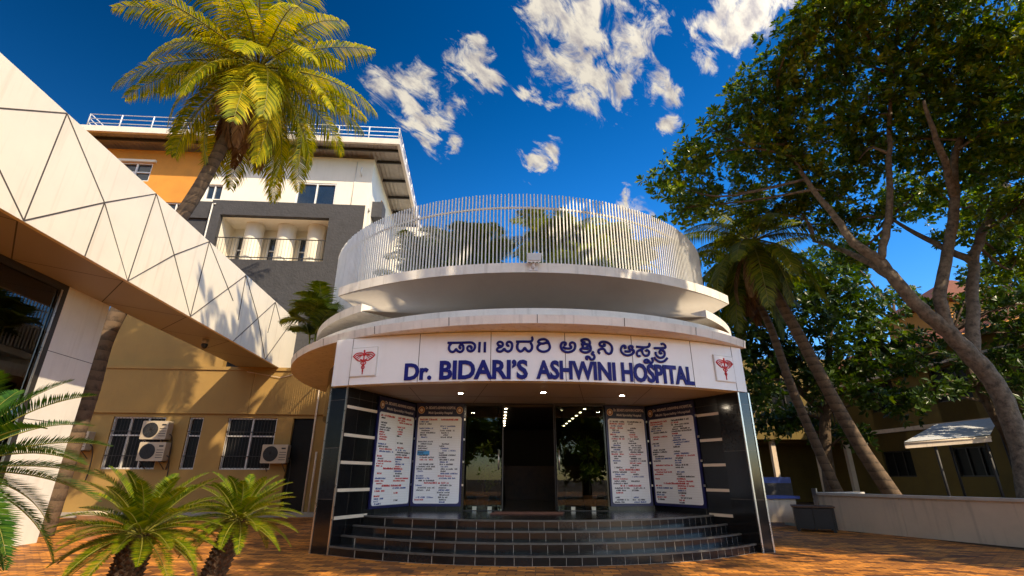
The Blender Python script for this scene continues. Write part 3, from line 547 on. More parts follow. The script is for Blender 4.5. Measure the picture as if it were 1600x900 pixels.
# glazed doors
GZ0, GZ1 = .66, 3.20
def pane(x0, y0, x1, y1, nm, handle=None):
    T = lineframe((x0, y0), (x1, y1)); Ln = math.dist((x0, y0), (x1, y1))
    b = MB(); b.box(.006, -.006, GZ0, Ln-.006, .006, GZ1, 0, T); o = b.build(nm, 'glass', PV)
    f = MB(); f.box(-.006, -.014, GZ0, .006, .014, GZ1, 0, T); f.box(.0, -.012, GZ1-.05, Ln, .012, GZ1, 0, T)
    f.build('door_edge', 'darkframe', o)
    h = MB()
    for s in (Ln*.3, Ln*.7): h.box(s-.05, -.02, GZ0-.018, s+.05, .02, GZ0+.075, 0, T)
    h.each('patch_fitting', 'steel', o)
    if handle is not None:
        for d in (-.06, .06):
            hh = MB(); hh.tube([T(handle, d, 1.58), T(handle, d, 2.06)], .019, 8); hh.tube([T(handle, 0, 1.64), T(handle, d, 1.64)], .009, 6); hh.tube([T(handle, 0, 2.0), T(handle, d, 2.0)], .009, 6)
            hh.build('door_handle', 'steel', o)
pane(-1.18, 13.2, -.25, 13.2, 'fixed_glass', .86); pane(-.22, 13.2, -.38, 14.1, 'glass_door'); pane(1.10, 13.22, 1.42, 14.05, 'glass_door')
pane(1.14, 13.22, 2.40, 13.24, 'fixed_glass', .06)
b = MB(); b.box(-1.2, 13.12, 3.19, 2.45, 13.3, 3.22); b.box(-1.2, 13.15, .64, -.3, 13.25, .655); b.box(1.2, 13.2, .64, 2.4, 13.4, .655); b.each('door_head', 'darkframe', PV)
# lobby behind the glass
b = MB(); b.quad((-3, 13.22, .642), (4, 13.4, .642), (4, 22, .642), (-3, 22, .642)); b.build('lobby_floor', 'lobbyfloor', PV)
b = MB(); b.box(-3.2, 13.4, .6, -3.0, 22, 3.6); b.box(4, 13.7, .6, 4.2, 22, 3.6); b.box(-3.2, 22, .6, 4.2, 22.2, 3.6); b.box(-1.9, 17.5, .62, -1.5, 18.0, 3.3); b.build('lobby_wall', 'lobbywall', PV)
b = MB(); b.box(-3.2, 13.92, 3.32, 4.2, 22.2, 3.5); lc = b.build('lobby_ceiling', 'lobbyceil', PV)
for i in range(8):
    for x in (-.15-.02*i, 2.2-.02*i):
        b = MB(); b.cyl(x, 14.2+i*.85, 3.305, 3.319, .038, .038, 10); b.build('ceiling_spot', 'spot', lc)
b = MB(); b.hexa([(-.2, 19.4, .645), (2.6, 19.4, .645), (2.6, 20.1, .645), (-.2, 20.1, .645), (-.3, 19.3, 1.8), (2.7, 19.3, 1.8), (2.7, 20.2, 1.8), (-.3, 20.2, 1.8)])
tag(b.build('reception_desk', 'wood'), 'dark wooden reception desk deep inside the lobby behind the glass doors', 'desk')
b = MB(); b.prism([(STX+x, 12.2+y) for x, y in ((-.85, -.35), (.75, -.35), (.85, .32), (-.75, .32))], .6445, .662)
tag(b.build('doormat', 'mat'), 'brown coir doormat on the landing in front of the glass doors', 'doormat')

# ------------------------------------------------------------------ caduceus plaques on the fascia
def plaque(u0, u1, z0, z1, label):
    uc = (u0+u1)/2; base = sgn(uc, 0, z0)
    r = thing('caduceus_plaque', label, 'plaque', base, 'caduceus plaques on the sign fascia')
    a = uc/SR; ca, sa = math.cos(a), math.sin(a); w = (u1-u0)/2; h = z1-z0
    def T(x, o, z): return (base[0]+x*ca+(o)*sa, base[1]+x*sa-(o)*ca, base[2]+z)
    b = MB(); b.box(-w, -.09, 0, w, -.002+.03, h, 0, T); b.build('plaque_box', 'frame', r)
    b = MB(); b.box(-w+.015, .0285, .015, w-.015, .034, h-.015, 0, T); b.build('plaque_face', 'sign', r)
    b = MB(); s = h/1.0; o = .04
    P = lambda x, z: T(x*s, o, z*s)
    b.tube([P(0, .07), P(0, .86)], [.010*1, .016], 8); b.tube([P(0, .865), P(0, .90)], [.022, .014], 10)
    for sg in (-1, 1):
        for (x1, z1_, x2, z2, rr) in ((.30, .80, .42, .70, .020), (.26, .74, .38, .66, .017), (.21, .69, .32, .62, .015), (.16, .65, .25, .59, .012)):
            b.tube([T(q[0]*s, o+.002*(1+sg), q[1]*s) for q in smoothpath([(0, .70), (sg*.08, .80 if rr > .018 else .74), (sg*x1, z1_), (sg*x2, z2)], 4)], rr*.62, 6)
        b.tube([T(q[0]*s, o+.001*(1-sg), q[1]*s) for q in smoothpath([(sg*.42, .70), (sg*.30, .60), (sg*.16, .53), (0, .56)], 4)], .012, 6)
        pts = []
        for i in range(40):
            t = i/39; pts.append(T(sg*.13*(1-t)**.8*math.cos(t*PI*3.0)*s, o+.006*math.sin(t*PI*3)*sg, (.60-.46*t)*s))
        b.tube(pts, [.013-.006*i/39 for i in range(40)], 6)
    b.build('caduceus_emblem', 'red', r)
    return r
plaque(-3.60, -2.97, 3.375, 4.0, 'white plaque with red caduceus at the end of the sign before the word Dr.')
plaque(4.49, 5.07, 3.385, 3.97, 'white plaque with red caduceus at the end of the sign after the word HOSPITAL')

# ------------------------------------------------------------------ notice boards
def board(p0, p1, s0, s1, z0, z1, label, seed, head2, emblems, redness):
    T0 = lineframe(p0, p1); T = lambda s, o, z: T0(s, -o, z)
    r = thing('notice_board', label, 'notice board', T((s0+s1)/2, 0, z0), 'lists of doctors beside the entrance doors')
    rg = random.Random(seed); W_ = s1-s0
    b = MB(); b.box(s0, .012, z0, s1, .045, z1, 0, T); b.build('board_panel', 'boardblue', r)
    hz = z1-.34
    b = MB(); b.box(s0+.01, .0455, hz+.02, s1-.01, .049, z1-.01, 0, T); b.build('header_band', 'boardnavy', r)
    x0, x1, y0, y1 = s0+.055, s1-.055, z0+.06, hz; rad = .06
    pl = []
    for cx_, cy_, st_ in ((x1-rad, y1-rad, 0), (x0+rad, y1-rad, 90), (x0+rad, y0+rad, 180), (x1-rad, y0+rad, 270)):
        pl += [(cx_+rad*math.cos(A(st_+18*k)), cy_+rad*math.sin(A(st_+18*k))) for k in range(6)]
    n = len(pl); b = MB(); b.add([T(u, .051, z) for u, z in pl]+[T(u, .044, z) for u, z in pl], [tuple(range(n))]+[(i, (i+1) % n, n+(i+1) % n, n+i) for i in range(n)])
    sh = b.build('list_sheet', 'boardwhite', r)
    # ruled lines and rows of small lettering
    ln = MB(); tx = MB(); nrow = 37; rh = (y1-y0-.06)/nrow; mid = (x0+x1)/2
    def word(u, z, wd, hh, mi):
        n_ = max(2, int(wd/(hh*.62))); cw = wd/n_
        for q in range(n_):
            if rg.random() < .06: continue
            k = rg.random(); a_, b_ = u+q*cw, u+(q+.86)*cw; zt = z+hh*(1 if rg.random() < .6 else .72)
            if k < .3: tx.box(a_, .0512, z, b_, .0535, zt, mi, T)
            elif k < .65:
                tx.box(a_, .0512, z, a_+cw*.34, .0535, zt, mi, T); tx.box(a_, .0512, zt-hh*.28, b_, .0536, zt, mi, T); tx.box(a_, .0512, z+hh*.05, b_, .0537, z+hh*.25, mi, T)
            else:
                tx.box(a_, .0512, z, a_+cw*.34, .0535, zt, mi, T); tx.box(b_-cw*.34, .0512, z, b_, .0535, zt, mi, T); tx.box(a_, .0512, z+hh*.38, b_, .0536, z+hh*.62, mi, T)
    heads = {0, 22 if seed % 2 else 28, 29 if seed % 2 else 99}
    for i in range(nrow):
        z = y1-.05-(i+1)*rh
        if i % 1 == 0: ln.box(x0+.02, .0511, z-.004, x1-.02, .0516, z-.0015, 0, T)
        if i in heads:
            word(x0+.20*W_ if i else x0+.05, z+.006, (.5 if i else .36)*W_, rh*.78, 1 if i or seed in (1, 2, 4) else 0)
            if i == 0: word(mid+.03, z+.006, .36*W_, rh*.78, 1 if seed < 3 else 0)
            continue
        for c0 in (x0+.04, mid+.02):
            if rg.random() < .16: continue
            k = rg.random(); mi = 1 if k < redness else (2 if k < redness+.22 else 0)
            u = c0+(rg.choice([0, 0, .03, .06])); room = W_*.40
            w1 = rg.uniform(.10, .20)*W_; word(u, z+.008, w1, rh*.62, mi); u += w1+.02
            if rg.random() < .5: word(u, z+.008, min(rg.uniform(.08, .2)*W_, c0+room-u), rh*.62, mi)
    ln.box(mid-.0015, .0511, y0+.03, mid+.0015, .0516, y1-.08, 0, T)
    if seed == 2: tx.box(x0+.03, .0511, y1-.05-16.6*rh, x0+.03+.25*W_, .0514, y1-.05-14.6*rh, 3, T)
    ln.build('ruled_lines', 'txtgrey', sh); tx.build('list_lettering', ['ink', 'inkred', 'inkblue', 'cyan'], sh)
    hd = MB(); TT = lambda u, o, z: T(u, o, z)
    e0 = s0+.03+(.20 if emblems else 0); e1 = s1-.04-(.18 if emblems == 2 else 0)
    put_text(hd, 'Dr. BIDARI\u2019S ASHWINI HOSPITAL', e0, e1, z1-.155, z1-.085, TT, .004, .0492, .02)
    put_text(hd, head2, e0+.08, e1-.08, z1-.275, z1-.215, TT, .004, .0492, .015)
    hd.build('header_lettering', 'txtgrey', r)
    for j in range(emblems):
        cx_ = s0+.125 if j == 0 else s1-.115; cz = z1-.18
        for rad_, oo, m_ in ((.088, .052, 'gold'), (.068, .0545, 'brown'), (.040, .057, 'pale')):
            b = MB(); k_ = 22; ring = [(cx_+rad_*.95*math.cos(2*PI*q/k_), cz+rad_*1.05*math.sin(2*PI*q/k_)) for q in range(k_)]
            b.add([T(u, oo, z) for u, z in ring]+[T(u, .0485, z) for u, z in ring], [tuple(range(k_))]+[(q, (q+1) % k_, k_+(q+1) % k_, k_+q) for q in range(k_)])
            if m_ == 'gold': em = b.build('round_emblem', m_, r)
            else: b.build('emblem_ring' if m_ == 'brown' else 'emblem_centre', m_, em)
    st_ = MB()
    for z in (z0+.48, z0+1.02, z0+1.56, z0+2.05): st_.box(s1+.005, .02, z-.025, s1+.045, .05, z+.025, 0, T)
    st_.each('wall_stud', 'steel', r)
board(JL0, JL1, 1.03, 2.56, .75, 3.16, 'notice board on the left jamb beside the pale strips, with many red lines', 1, 'Multi Speciality Hospital', 1, .42)
board(JL1, (-1.18, 13.15), .05, 1.27, .74, 3.20, 'notice board left of the glass doors with two round emblems and a bright blue patch', 2, 'Multi Speciality Hospital', 2, .04)
board((2.41, 13.4), JR0, .06, 1.17, .74, 3.20, 'notice board right of the glass doors with one emblem and mostly black lines', 3, 'Multi Speciality Hospital', 1, .14)
board(JR0, JR1, .06, 1.60, .76, 3.17, 'blue edged notice board on the right jamb wall with red right hand column', 4, 'Multi Speciality Hospital', 1, .42)
# floodlight, wall lamp, dome camera
r = thing('floodlight', 'white floodlight box fixed to the middle of the balcony rim', 'floodlight', (.5, 10.6, 6.1))
b = MB(); b.hexa([(.36, 10.42, 6.04), (.66, 10.42, 6.04), (.66, 10.56, 6.10), (.36, 10.56, 6.10), (.34, 10.38, 6.25), (.68, 10.38, 6.25), (.68, 10.54, 6.30), (.34, 10.54, 6.30)]); b.build('lamp_housing', 'rail', r)
b = MB(); b.quad((.375, 10.395, 6.07), (.645, 10.395, 6.07), (.66, 10.368, 6.235), (.36, 10.368, 6.235)); b.build('lamp_glass', 'lampoff', r)
b = MB(); b.tube([(.5, 10.5, 6.06), (.5, 10.55, 5.96), (.5, 10.62, 5.96)], .035, 8); b.box(.4, 10.585, 5.9, .6, 10.60, 6.02); b.build('bracket', 'rail', r)
r = thing('wall_lamp', 'small cream wall lamp on the dark curved wall under the canopy', 'lamp', (-4.95, 13.2, 3.5))
ax, ay = CXc+6.26*math.sin(A(-52.5)), CYc-6.26*math.cos(A(-52.5)); Tn = frame2(ax, ay, A(-52.5))
b = MB(); b.box(-.10, -.05, 3.30, .12, -.002, 3.52, 0, Tn); b.build('lamp_body', 'cream', r)
b = MB(); b.tube([Tn(0, -.05, 3.52), Tn(.03, -.12, 3.60), Tn(.10, -.14, 3.56)], .03, 8); b.build('lamp_arm', 'cream', r)
# ------------------------------------------------------------------ walls with openings, windows
def openwall(mb, T, a0, a1, z0, z1, b0, b1, ops, mi=0):
    xs = sorted({a0, a1, *[v for o in ops for v in o[:2] if a0 < v < a1]})
    for x0, x1 in zip(xs, xs[1:]):
        cuts = sorted([(max(z0, o[2]), min(z1, o[3])) for o in ops if o[0] <= x0+1e-6 and o[1] >= x1-1e-6]); z = z0
        for c0, c1 in cuts:
            if c0 > z: mb.box(x0, b0, z, x1, b1, c0, mi, T)
            z = c1
        if z < z1: mb.box(x0, b0, z, x1, b1, z1, mi, T)
def window(T, a0, a1, z0, z1, b, parent, nv=2, nh=1, fm='frame', pmn='pane', fw=.055, bars=0, transom=None):
    f = MB(); f.box(a0, b-.03, z0, a0+fw, b+.05, z1, 0, T); f.box(a1-fw, b-.03, z0, a1, b+.05, z1, 0, T)
    f.box(a0+fw, b-.028, z0, a1-fw, b+.05, z0+fw, 0, T); f.box(a0+fw, b-.028, z1-fw, a1-fw, b+.05, z1, 0, T)
    for i in range(1, nv):
        x = a0+(a1-a0)*i/nv; f.box(x-fw/2, b-.026, z0+fw, x+fw/2, b+.05, z1-fw, 0, T)
    for z in ([z0+(z1-z0)*i/nh for i in range(1, nh)] if transom is None else [transom]):
        f.box(a0+fw, b-.022, z-fw*.45, a1-fw, b+.045, z+fw*.45, 0, T)
    o = f.build('window', fm, parent)
    p = MB(); p.box(a0+.01, b+.055, z0+.01, a1-.01, b+.065, z1-.01, 0, T); p.build('pane', pmn, o)
    if bars:
        g = MB(); x = a0+fw
        while x < a1-fw: g.tube([T(x, b-.06, z0+.02), T(x, b-.06, z1-.02)], .008, 5, caps=False); x += bars
        for z in (z0+.25*(z1-z0), z0+.72*(z1-z0)): g.box(a0, b-.068, z-.012, a1, b-.052, z+.012, 0, T)
        g.build('window_grille', 'grille', o)
    return o
# ------------------------------------------------------------------ covered walkway on the left
WK = thing('covered_walkway', 'covered walkway clad in cream triangular panels with a white pier and dark shop glass', 'walkway', (-9.5, 9, 0))
TW = lineframe((-8.6, 7.28), (-9.53, 19.25))
b = MB(); b.box(-7, 0, 5.6, 16.0, .10, 7.97, 0, TW); fa2 = b.build('cream_fascia', 'acp', WK)
b = MB()
for i, (p, q) in enumerate(FJ+[[(-2.9, 7.97), (-1.3, 5.6)], [(-2.9, 7.97), (-3.9, 5.6)], [(-5.4, 7.97), (-3.9, 5.6)], [(-5.4, 7.97), (-6.4, 5.6)], [(-1.3, 5.6), (-.9, 6.9)]]):
    a_, c_ = np.array(p), np.array(q); d_ = (c_-a_)/np.linalg.norm(c_-a_); n_ = np.array([-d_[1], d_[0]])*.014
    pts = [a_+n_, a_-n_, c_-n_, c_+n_]; o_ = -.003-.0006*i
    b.add([TW(p_[0], o_, min(7.97, max(5.6, p_[1]))) for p_ in pts]+[TW(p_[0], .0, min(7.97, max(5.6, p_[1]))) for p_ in pts], [(0, 1, 2, 3), (0, 4, 5, 1), (1, 5, 6, 2), (2, 6, 7, 3), (3, 7, 4, 0)])
b.build('panel_joint', 'joint', fa2)
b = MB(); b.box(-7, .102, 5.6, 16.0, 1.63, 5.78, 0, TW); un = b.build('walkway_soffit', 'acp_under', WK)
b = MB()
for i, (s, o, s2, o2) in enumerate(((.46, .1, -1.2, 1.6), (.46, .1, 2.2, 1.6), (3.31, .1, 2.2, 1.6), (3.31, .1, 4.9, 1.6), (6.05, .1, 4.9, 1.6), (6.05, .1, 7.5, 1.6), (8.7, .1, 7.5, 1.6), (8.7, .1, 10, 1.6), (11.5, .1, 10, 1.6))):
    p, q = np.array((s, o)), np.array((s2, o2)); d_ = (q-p)/np.linalg.norm(q-p); n_ = np.array([-d_[1], d_[0]])*.012
    b.add([TW(*(v), 5.5965-.0003*i) for v in (p+n_, q+n_, q-n_, p-n_)], [(0, 1, 2, 3)])
b.build('soffit_joint', 'joint', un)
b = MB(); b.box(3.83, 1.63, 0, 5.25, 1.95, 5.62, 0, TW); pr = b.build('white_pier', 'white', WK)
b = MB(); b.box(3.828, 1.626, 2.55, 5.252, 1.6295, 2.562, 0, TW); b.box(3.828, 1.626, 4.05, 5.252, 1.6295, 4.062, 0, TW); b.build('panel_joint', 'joint', pr)
b = MB(); b.box(-7, 1.66, .25, 3.70, 1.675, 5.45, 0, TW); sg_ = b.build('shop_glass', 'shopglass', WK)
b = MB(); b.box(3.70, 1.62, 0, 3.828, 1.85, 5.6, 0, TW); b.box(-7, 1.62, 5.45, 3.70, 1.80, 5.6, 0, TW); b.box(-7, 1.62, 0, 3.70, 1.80, .25, 0, TW)
for s in (-5.2, -2.9, -.6, 1.7): b.box(s-.04, 1.60, .25, s+.04, 1.78, 5.45, 0, TW)
b.build('shop_frame', 'darkframe', WK)
b = MB(); b.box(1.62, 1.575, .25, 1.66, 1.60, 5.45, 0, TW); b.box(3.62, 1.595, .25, 3.66, 1.619, 5.45, 0, TW); b.each('mullion_cap', 'steel', WK)
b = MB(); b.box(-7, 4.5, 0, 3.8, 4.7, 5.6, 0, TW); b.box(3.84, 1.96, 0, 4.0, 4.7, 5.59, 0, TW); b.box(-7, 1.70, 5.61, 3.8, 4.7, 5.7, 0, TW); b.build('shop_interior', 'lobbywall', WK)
r = thing('dome_camera', 'small security camera hanging under the walkway soffit', 'camera', TW(8.6, .8, 5.3))
b = MB(); b.cyl(*TW(8.6, .8, 0)[:2], 5.45, 5.595, .09, .11, 16); b.build('camera_mount', 'acwhite', r)
b = MB(); x, y, _ = TW(8.6, .8, 0); b.tube([(x, y, 5.45), (x, y, 5.40), (x, y, 5.33), (x, y, 5.30)], [.10, .10, .07, .02], 16); b.build('camera_dome', 'black', r)
# ------------------------------------------------------------------ yellow service wing behind
SWG = thing('service_wing', 'long single storey yellow wing with barred dark windows behind the walkway', 'building', (-9, 18, 0))
TY0 = frame2(-9, 18, .066)
def TY(a, b, z):
    p = TY0(a, b, z); return (p[0]*1.13, p[1]*1.13, 1.4+(p[2]-1.4)*1.13)
ops = [(-4.85, -3.1, 1.62, 3.34), (-2.30, -1.82, 1.62, 3.34), (-.99, .70, 1.62, 3.34), (1.25, 2.0, .3, 3.34), (-8.2, -5.9, 1.62, 3.34)]
b = MB(); openwall(b, TY, -11, 3.6, 1.55, 3.46, 0, .3, ops); openwall(b, TY, -11, 3.6, .3, 1.55, -.03, .3, [(1.25, 2.0, .3, 1.55)])
b.box(-11, -.09, 3.46, -.35, .3, 5.0, 0, TY); b.box(-.34, -.088, 3.46, 2.05, .3, 5.0, 0, TY); b.box(2.06, -.09, 3.46, 3.6, .3, 5.0, 0, TY); b.box(-11, .05, 5.13, -1.6, .3, 7.2, 0, TY); b.box(-11, -.14, 5.0, 3.6, .3, 5.12, 0, TY)
b.build('wall', 'yellow', SWG)
b = MB(); b.box(-11, -.35, 0, 3.6, .3, .3, 0, TY); b.build('plinth', 'soffit', SWG)
window(TY, -4.85, -3.1, 1.62, 3.34, .10, SWG, 3, 1, 'frame', 'darkpane', .05, .11, 2.72); window(TY, -2.30, -1.82, 1.62, 3.34, .10, SWG, 1, 1, 'frame', 'darkpane', .05, .11, 2.72)
window(TY, -.99, .70, 1.62, 3.34, .10, SWG, 2, 1, 'frame', 'darkpane', .05, .11, 2.72); window(TY, -8.2, -5.9, 1.62, 3.34, .10, SWG, 3, 1, 'frame', 'darkpane', .05, .11, 2.72)
b = MB(); b.box(1.25, .12, .3, 2.0, .18, 3.34, 0, TY); b.build('door', 'darkpane', SWG)
b = MB(); b.tube([TY(2.05, -.14, .3), TY(2.05, -.14, 4.9)], .035, 8); b.tube([TY(-.62, -.12, 4.95), TY(-.3, -.13, 4.9), TY(.6, -.13, 4.75), TY(1.3, -.13, 4.95)], .012, 6); b.tube([TY(2.3, -.3, .3), TY(2.3, -.3, 2.2)], .04, 8); b.each('pipe', 'beige', SWG)
# air conditioners
def make_ac(label):
    r = thing('air_conditioner', label, 'air conditioner', (0, 0, 0), 'outdoor air conditioners on the yellow wing')
    b = MB(); w, d, h = .42, .30, .30; e = .02
    prof = [(-w+e, -h), (w-e, -h), (w, -h+e), (w, h-e), (w-e, h), (-w+e, h), (-w, h-e), (-w, -h+e)]
    b.add([(x, -d, z) for x, z in prof]+[(x, 0, z) for x, z in prof], [tuple(range(7, -1, -1)), tuple(range(8, 16))]+[(i, (i+1) % 8, 8+(i+1) % 8, 8+i) for i in range(8)]); cs = b.build('casing', 'acwhite', r)
    b = MB(); k = 28; b.add([(-.12+.245*math.cos(2*PI*i/k), -d-.004, .245*math.sin(2*PI*i/k)) for i in range(k)]+[(-.12+.245*math.cos(2*PI*i/k), -d+.01, .245*math.sin(2*PI*i/k)) for i in range(k)], [tuple(range(k-1, -1, -1))]+[(i, (i+1) % k, k+(i+1) % k, k+i) for i in range(k)]); fo = b.build('fan_opening', 'acdark', r)
    b = MB()
    for rr in (.06, .11, .16, .20, .24): b.tube([(-.12+rr*math.cos(2*PI*i/24), -d-.012, rr*math.sin(2*PI*i/24)) for i in range(25)], .0045, 5, caps=False)
    for a in range(8): b.tube([(-.12, -d-.012, 0), (-.12+.24*math.cos(a*PI/4+.2), -d-.012, .24*math.sin(a*PI/4+.2))], .0045, 5)
    b.build('fan_grille', 'grille', fo)
    b = MB()
    for z in (-.2, -.12, -.04, .04): b.box(.17, -d-.004, z, .39, -d+.002, z+.02)
    b.box(.22, -d-.005, .15, .36, -d+.002, .20); b.build('side_louvre', 'acdark', r)
    b = MB()
    for x in (-.3, .3): b.box(x-.015, -d+.02, -h-.03, x+.015, .12, -h-.002); b.tube([(x, .11, -h-.25), (x, -d+.06, -h-.03)], .012, 6)
    b.build('wall_bracket', 'grille', r)
    b = MB(); b.tube(smoothpath([(.42, -.1, -.12), (.50, -.08, -.2), (.49, .05, -.5), (.47, .11, -.95), (.44, .12, -1.25)], 5), .018, 6); b.build('hose', 'acdark', r)
    return r
ac = make_ac('beige air conditioner, upper of the stacked pair between the barred windows'); ac.location = TY(-3.12, -.16, 2.86); ac.rotation_euler.z = .066; ac.scale = (1.13,)*3
copy_thing(ac, TY(-3.05, -.16, 2.17), .066, 'beige air conditioner, lower of the stacked pair between the barred windows', 1.13)
copy_thing(ac, TY(.95, -.16, 2.12), .066, 'single beige air conditioner next to the dark doorway of the yellow wing', 1.13)
copy_thing(ac, TY(-5.6, -.16, 2.5), .066, 'shaded air conditioner behind the palm trunk and cycad fronds', 1.13)
# ------------------------------------------------------------------ main hospital block
HB = thing('hospital_block', 'tall cream, ochre and dark grey hospital block with overhanging tin roof and railing', 'building', (-7.3, 22, 0))
TB = frame2(-7.3, 22, .066)
b = MB(); openwall(b, TB, -8.3, 0, 14.15, 17.1, 0, .35, [(-3.70, -1.74, 14.24, 15.52), (-8.15, -7.35, 14.35, 15.2)]); b.box(-.35, .352, 0, 0, 10, 17.1, 0, TB); b.box(-15, 9.7, 0, -.36, 10, 17.1, 0, TB); b.box(.02, 6.2, 8, 3.2, 9.9, 16.4, 0, TB)
b.build('cream_wall', 'cream', HB)
b = MB(); openwall(b, TB, -15, -8.301, 9, 17.1, .03, .35, [(-12.6, -11.05, 15.25, 16.32), (-10.2, -8.6, 13.2, 14.1)]); b.build('ochre_wall', 'ochre', HB)
b = MB(); b.box(-12.75, -.1, 16.322, -10.9, .028, 16.45, 0, TB); b.build('window_hood', 'cream', HB)
b = MB(); openwall(b, TB, -7.5, -.1, 4, 14.15, -.28, -.002, [(-7.0, -1.78, 11.0, 13.36)]); b.box(-9.0, -.1, 4, -7.502, .02, 14.149, 0, TB); b.box(-8.9, -.22, 13.16, -7.6, -.101, 13.24, 0, TB); b.build('grey_cladding', 'grey', HB)
b = MB(); b.box(-.098, -.278, 4, -.02, -.002, 14.148, 0, TB)
b.box(-7.0, 0, 13.36, -1.78, 1.5, 13.5, 0, TB); b.box(-7.2, 0, 10.8, -7.0, 1.5, 13.36, 0, TB); b.box(-1.78, 0, 10.8, -1.6, 1.5, 13.36, 0, TB); b.box(-7.0, 0, 10.85, -1.78, 1.5, 11.0, 0, TB)
openwall(b, TB, -7.0, -1.78, 11.0, 13.36, 1.3, 1.5, [(-6.75, -6.25, 11.1, 13.0), (-5.2, -4.65, 11.1, 13.0), (-3.65, -3.1, 11.1, 13.0), (-2.2, -1.85, 11.1, 13.0)])
b.build('loggia', 'cream', HB)
for x in (-5.75, -4.15, -2.66):
    b = MB(); p = TB(x, .85, 0); b.tube([(p[0], p[1], 11.0), (p[0], p[1], 13.1), (p[0], p[1], 13.358)], [.44, .44, .46], 32, caps=False); b.build('column', 'cream', HB)
for x0, x1 in ((-6.75, -6.25), (-5.2, -4.65), (-3.65, -3.1), (-2.2, -1.85)): window(TB, x0, x1, 11.1, 13.0, 1.36, HB, 1, 1, 'rail', 'pane', .05, .0, 12.2)
rl = MB()
for z in (12.15, 11.15): rl.box(-7.0, -.22, z-.02, -1.78, -.18, z+.02, 0, TB)
x = -6.95
while x < -1.8: rl.box(x-.005, -.205, 11.02, x+.005, -.195, 12.13, 0, TB); x += .15
rl.build('loggia_railing', 'grille', HB)
window(TB, -3.70, -1.74, 14.24, 15.52, .06, HB, 2, 1, 'rail', 'pane', .07); window(TB, -12.6, -11.05, 15.25, 16.32, .10, HB, 2, 2, 'rail', 'pane', .06); window(TB, -8.15, -7.35, 14.35, 15.2, .10, HB, 2, 1, 'rail', 'pane', .05); window(TB, -10.2, -8.6, 13.2, 14.1, .12, HB, 2, 1, 'rail', 'pane', .05)
TS_ = lambda s, o, z: TB(0+o, s, z)   # right side face
b = MB(); b.box(.001, 2.5, 15.0, .05, 3.3, 16.1, 0, TB); b.build('side_shutter', 'ochre', HB)
b = MB(); b.box(.0, .6, 14.0, .55, 1.4, 14.9, 0, TB); b.build('side_ledge', 'grey', HB)
b = MB(); b.tube([TB(-.55, -.05, 16.0), TB(-.55, -.3, 16.1), TB(-.5, -.32, 16.35)], .035, 8); b.tube([TB(-.9, -.02, 14.2), TB(-.85, -.02, 16.9)], .018, 6); b.tube([TB(-7.44, -.32, 10), TB(-7.44, -.32, 13.9)], .035, 8); b.tube([TB(-7.44, -.32, 13.9), TB(-7.3, -.32, 13.9)], .035, 8); b.each('drain_pipe', 'frame', HB)
# roof: edge beam, corrugated underside on purlins
b = MB(); b.box(-15.3, -1.35, 17.14, 1.5, -1.2, 17.46, 0, TB); b.box(1.35, -1.198, 17.14, 1.5, 11, 17.46, 0, TB); b.box(-15.3, -1.198, 17.40, 1.348, 11, 17.455, 0, TB); b.build('roof_edge', 'roof', HB)
b = MB(); n = 150; xs = [-15.3+16.64*i/n for i in range(n+1)]
vs = []; 
for x in xs:
    z = 17.36+.025*math.cos((x)*2*PI/.24)
    vs += [TB(x, -1.19, z), TB(x, 10.9, z)]
b.add(vs, [(2*i, 2*i+2, 2*i+3, 2*i+1) for i in range(n)]); b.build('corrugated_soffit', 'tin', HB)
b = MB(); b.box(-15.3, -.62, 17.2, 1.348, -.54, 17.33, 0, TB)
for s in (.4, 2.2, 4.0, 5.8, 7.6, 9.4): b.box(.02, s, 17.18, 1.348, s+.08, 17.325, 0, TB)
b.each('purlin', 'grille', HB)
rr_ = MB()
def railrun(p, q, nseg):
    for i in range(nseg+1):
        t = i/nseg; a_, b_ = p[0]+(q[0]-p[0])*t, p[1]+(q[1]-p[1])*t
        rr_.tube([TB(a_, b_, 17.455), TB(a_, b_, 18.2)], .028, 6)
    for z in (17.68, 17.93, 18.19): rr_.tube([TB(*p, z), TB(*q, z)], .02, 6)
railrun((-13.75, -1.25), (1.4, -1.25), 10); railrun((1.4, -1.25), (1.4, 10.5), 9); railrun((-13.75, -1.25), (-13.75, 6), 5)
rr_.build('roof_railing', 'rail', HB)
# ------------------------------------------------------------------ right hand side
LW = thing('low_wall', 'low beige rendered wall along the edge of the orange paving', 'wall', (10.5, 13.6, 0))
TL = lineframe((9.35, 16.4), (11.45, 11.5))
b = MB(); b.box(0, 0, 0, 2.35, .22, .93, 0, TL); b.box(2.358, .003, 0, 14, .22, .93, 0, TL); b.box(-.25, .22, 0, .0, 2.2, .93, 0, TL); b.build('wall_panel', 'beige', LW)
b = MB(); b.box(-.05, -.05, .93, 14, .27, 1.0, 0, TL); b.box(-.3, .272, .93, .05, 2.2, 1.0, 0, TL); b.build('coping', 'coping', LW)
b = MB(); b.box(-.09, -.06, 0, .06, -.002, 1.12, 0, TL); b.build('end_post', 'steel', LW)
CT = thing('blue_counter', 'blue topped counter with a beige front beside the portal leg', 'counter', (8.2, 17.3, 0))
b = MB(); b.box(7.2, 16.9, .80, 9.1, 17.8, .88); b.build('counter_top', 'bluepaint', CT)
b = MB(); b.box(7.3, 17.0, .12, 9.0, 17.1, .798); b.box(7.3, 17.1, 0, 7.4, 17.75, .798); b.box(8.9, 17.1, 0, 9.0, 17.75, .798); b.build('counter_front', 'beige', CT)
CR = thing('black_crate', 'black metal crate with a dull red lid in front of the low wall', 'crate', (8.75, 15.7, 0))
TC = frame2(8.75, 15.7, -.45)
b = MB(); b.box(-.5, -.38, .08, .5, .38, .60, 0, TC)
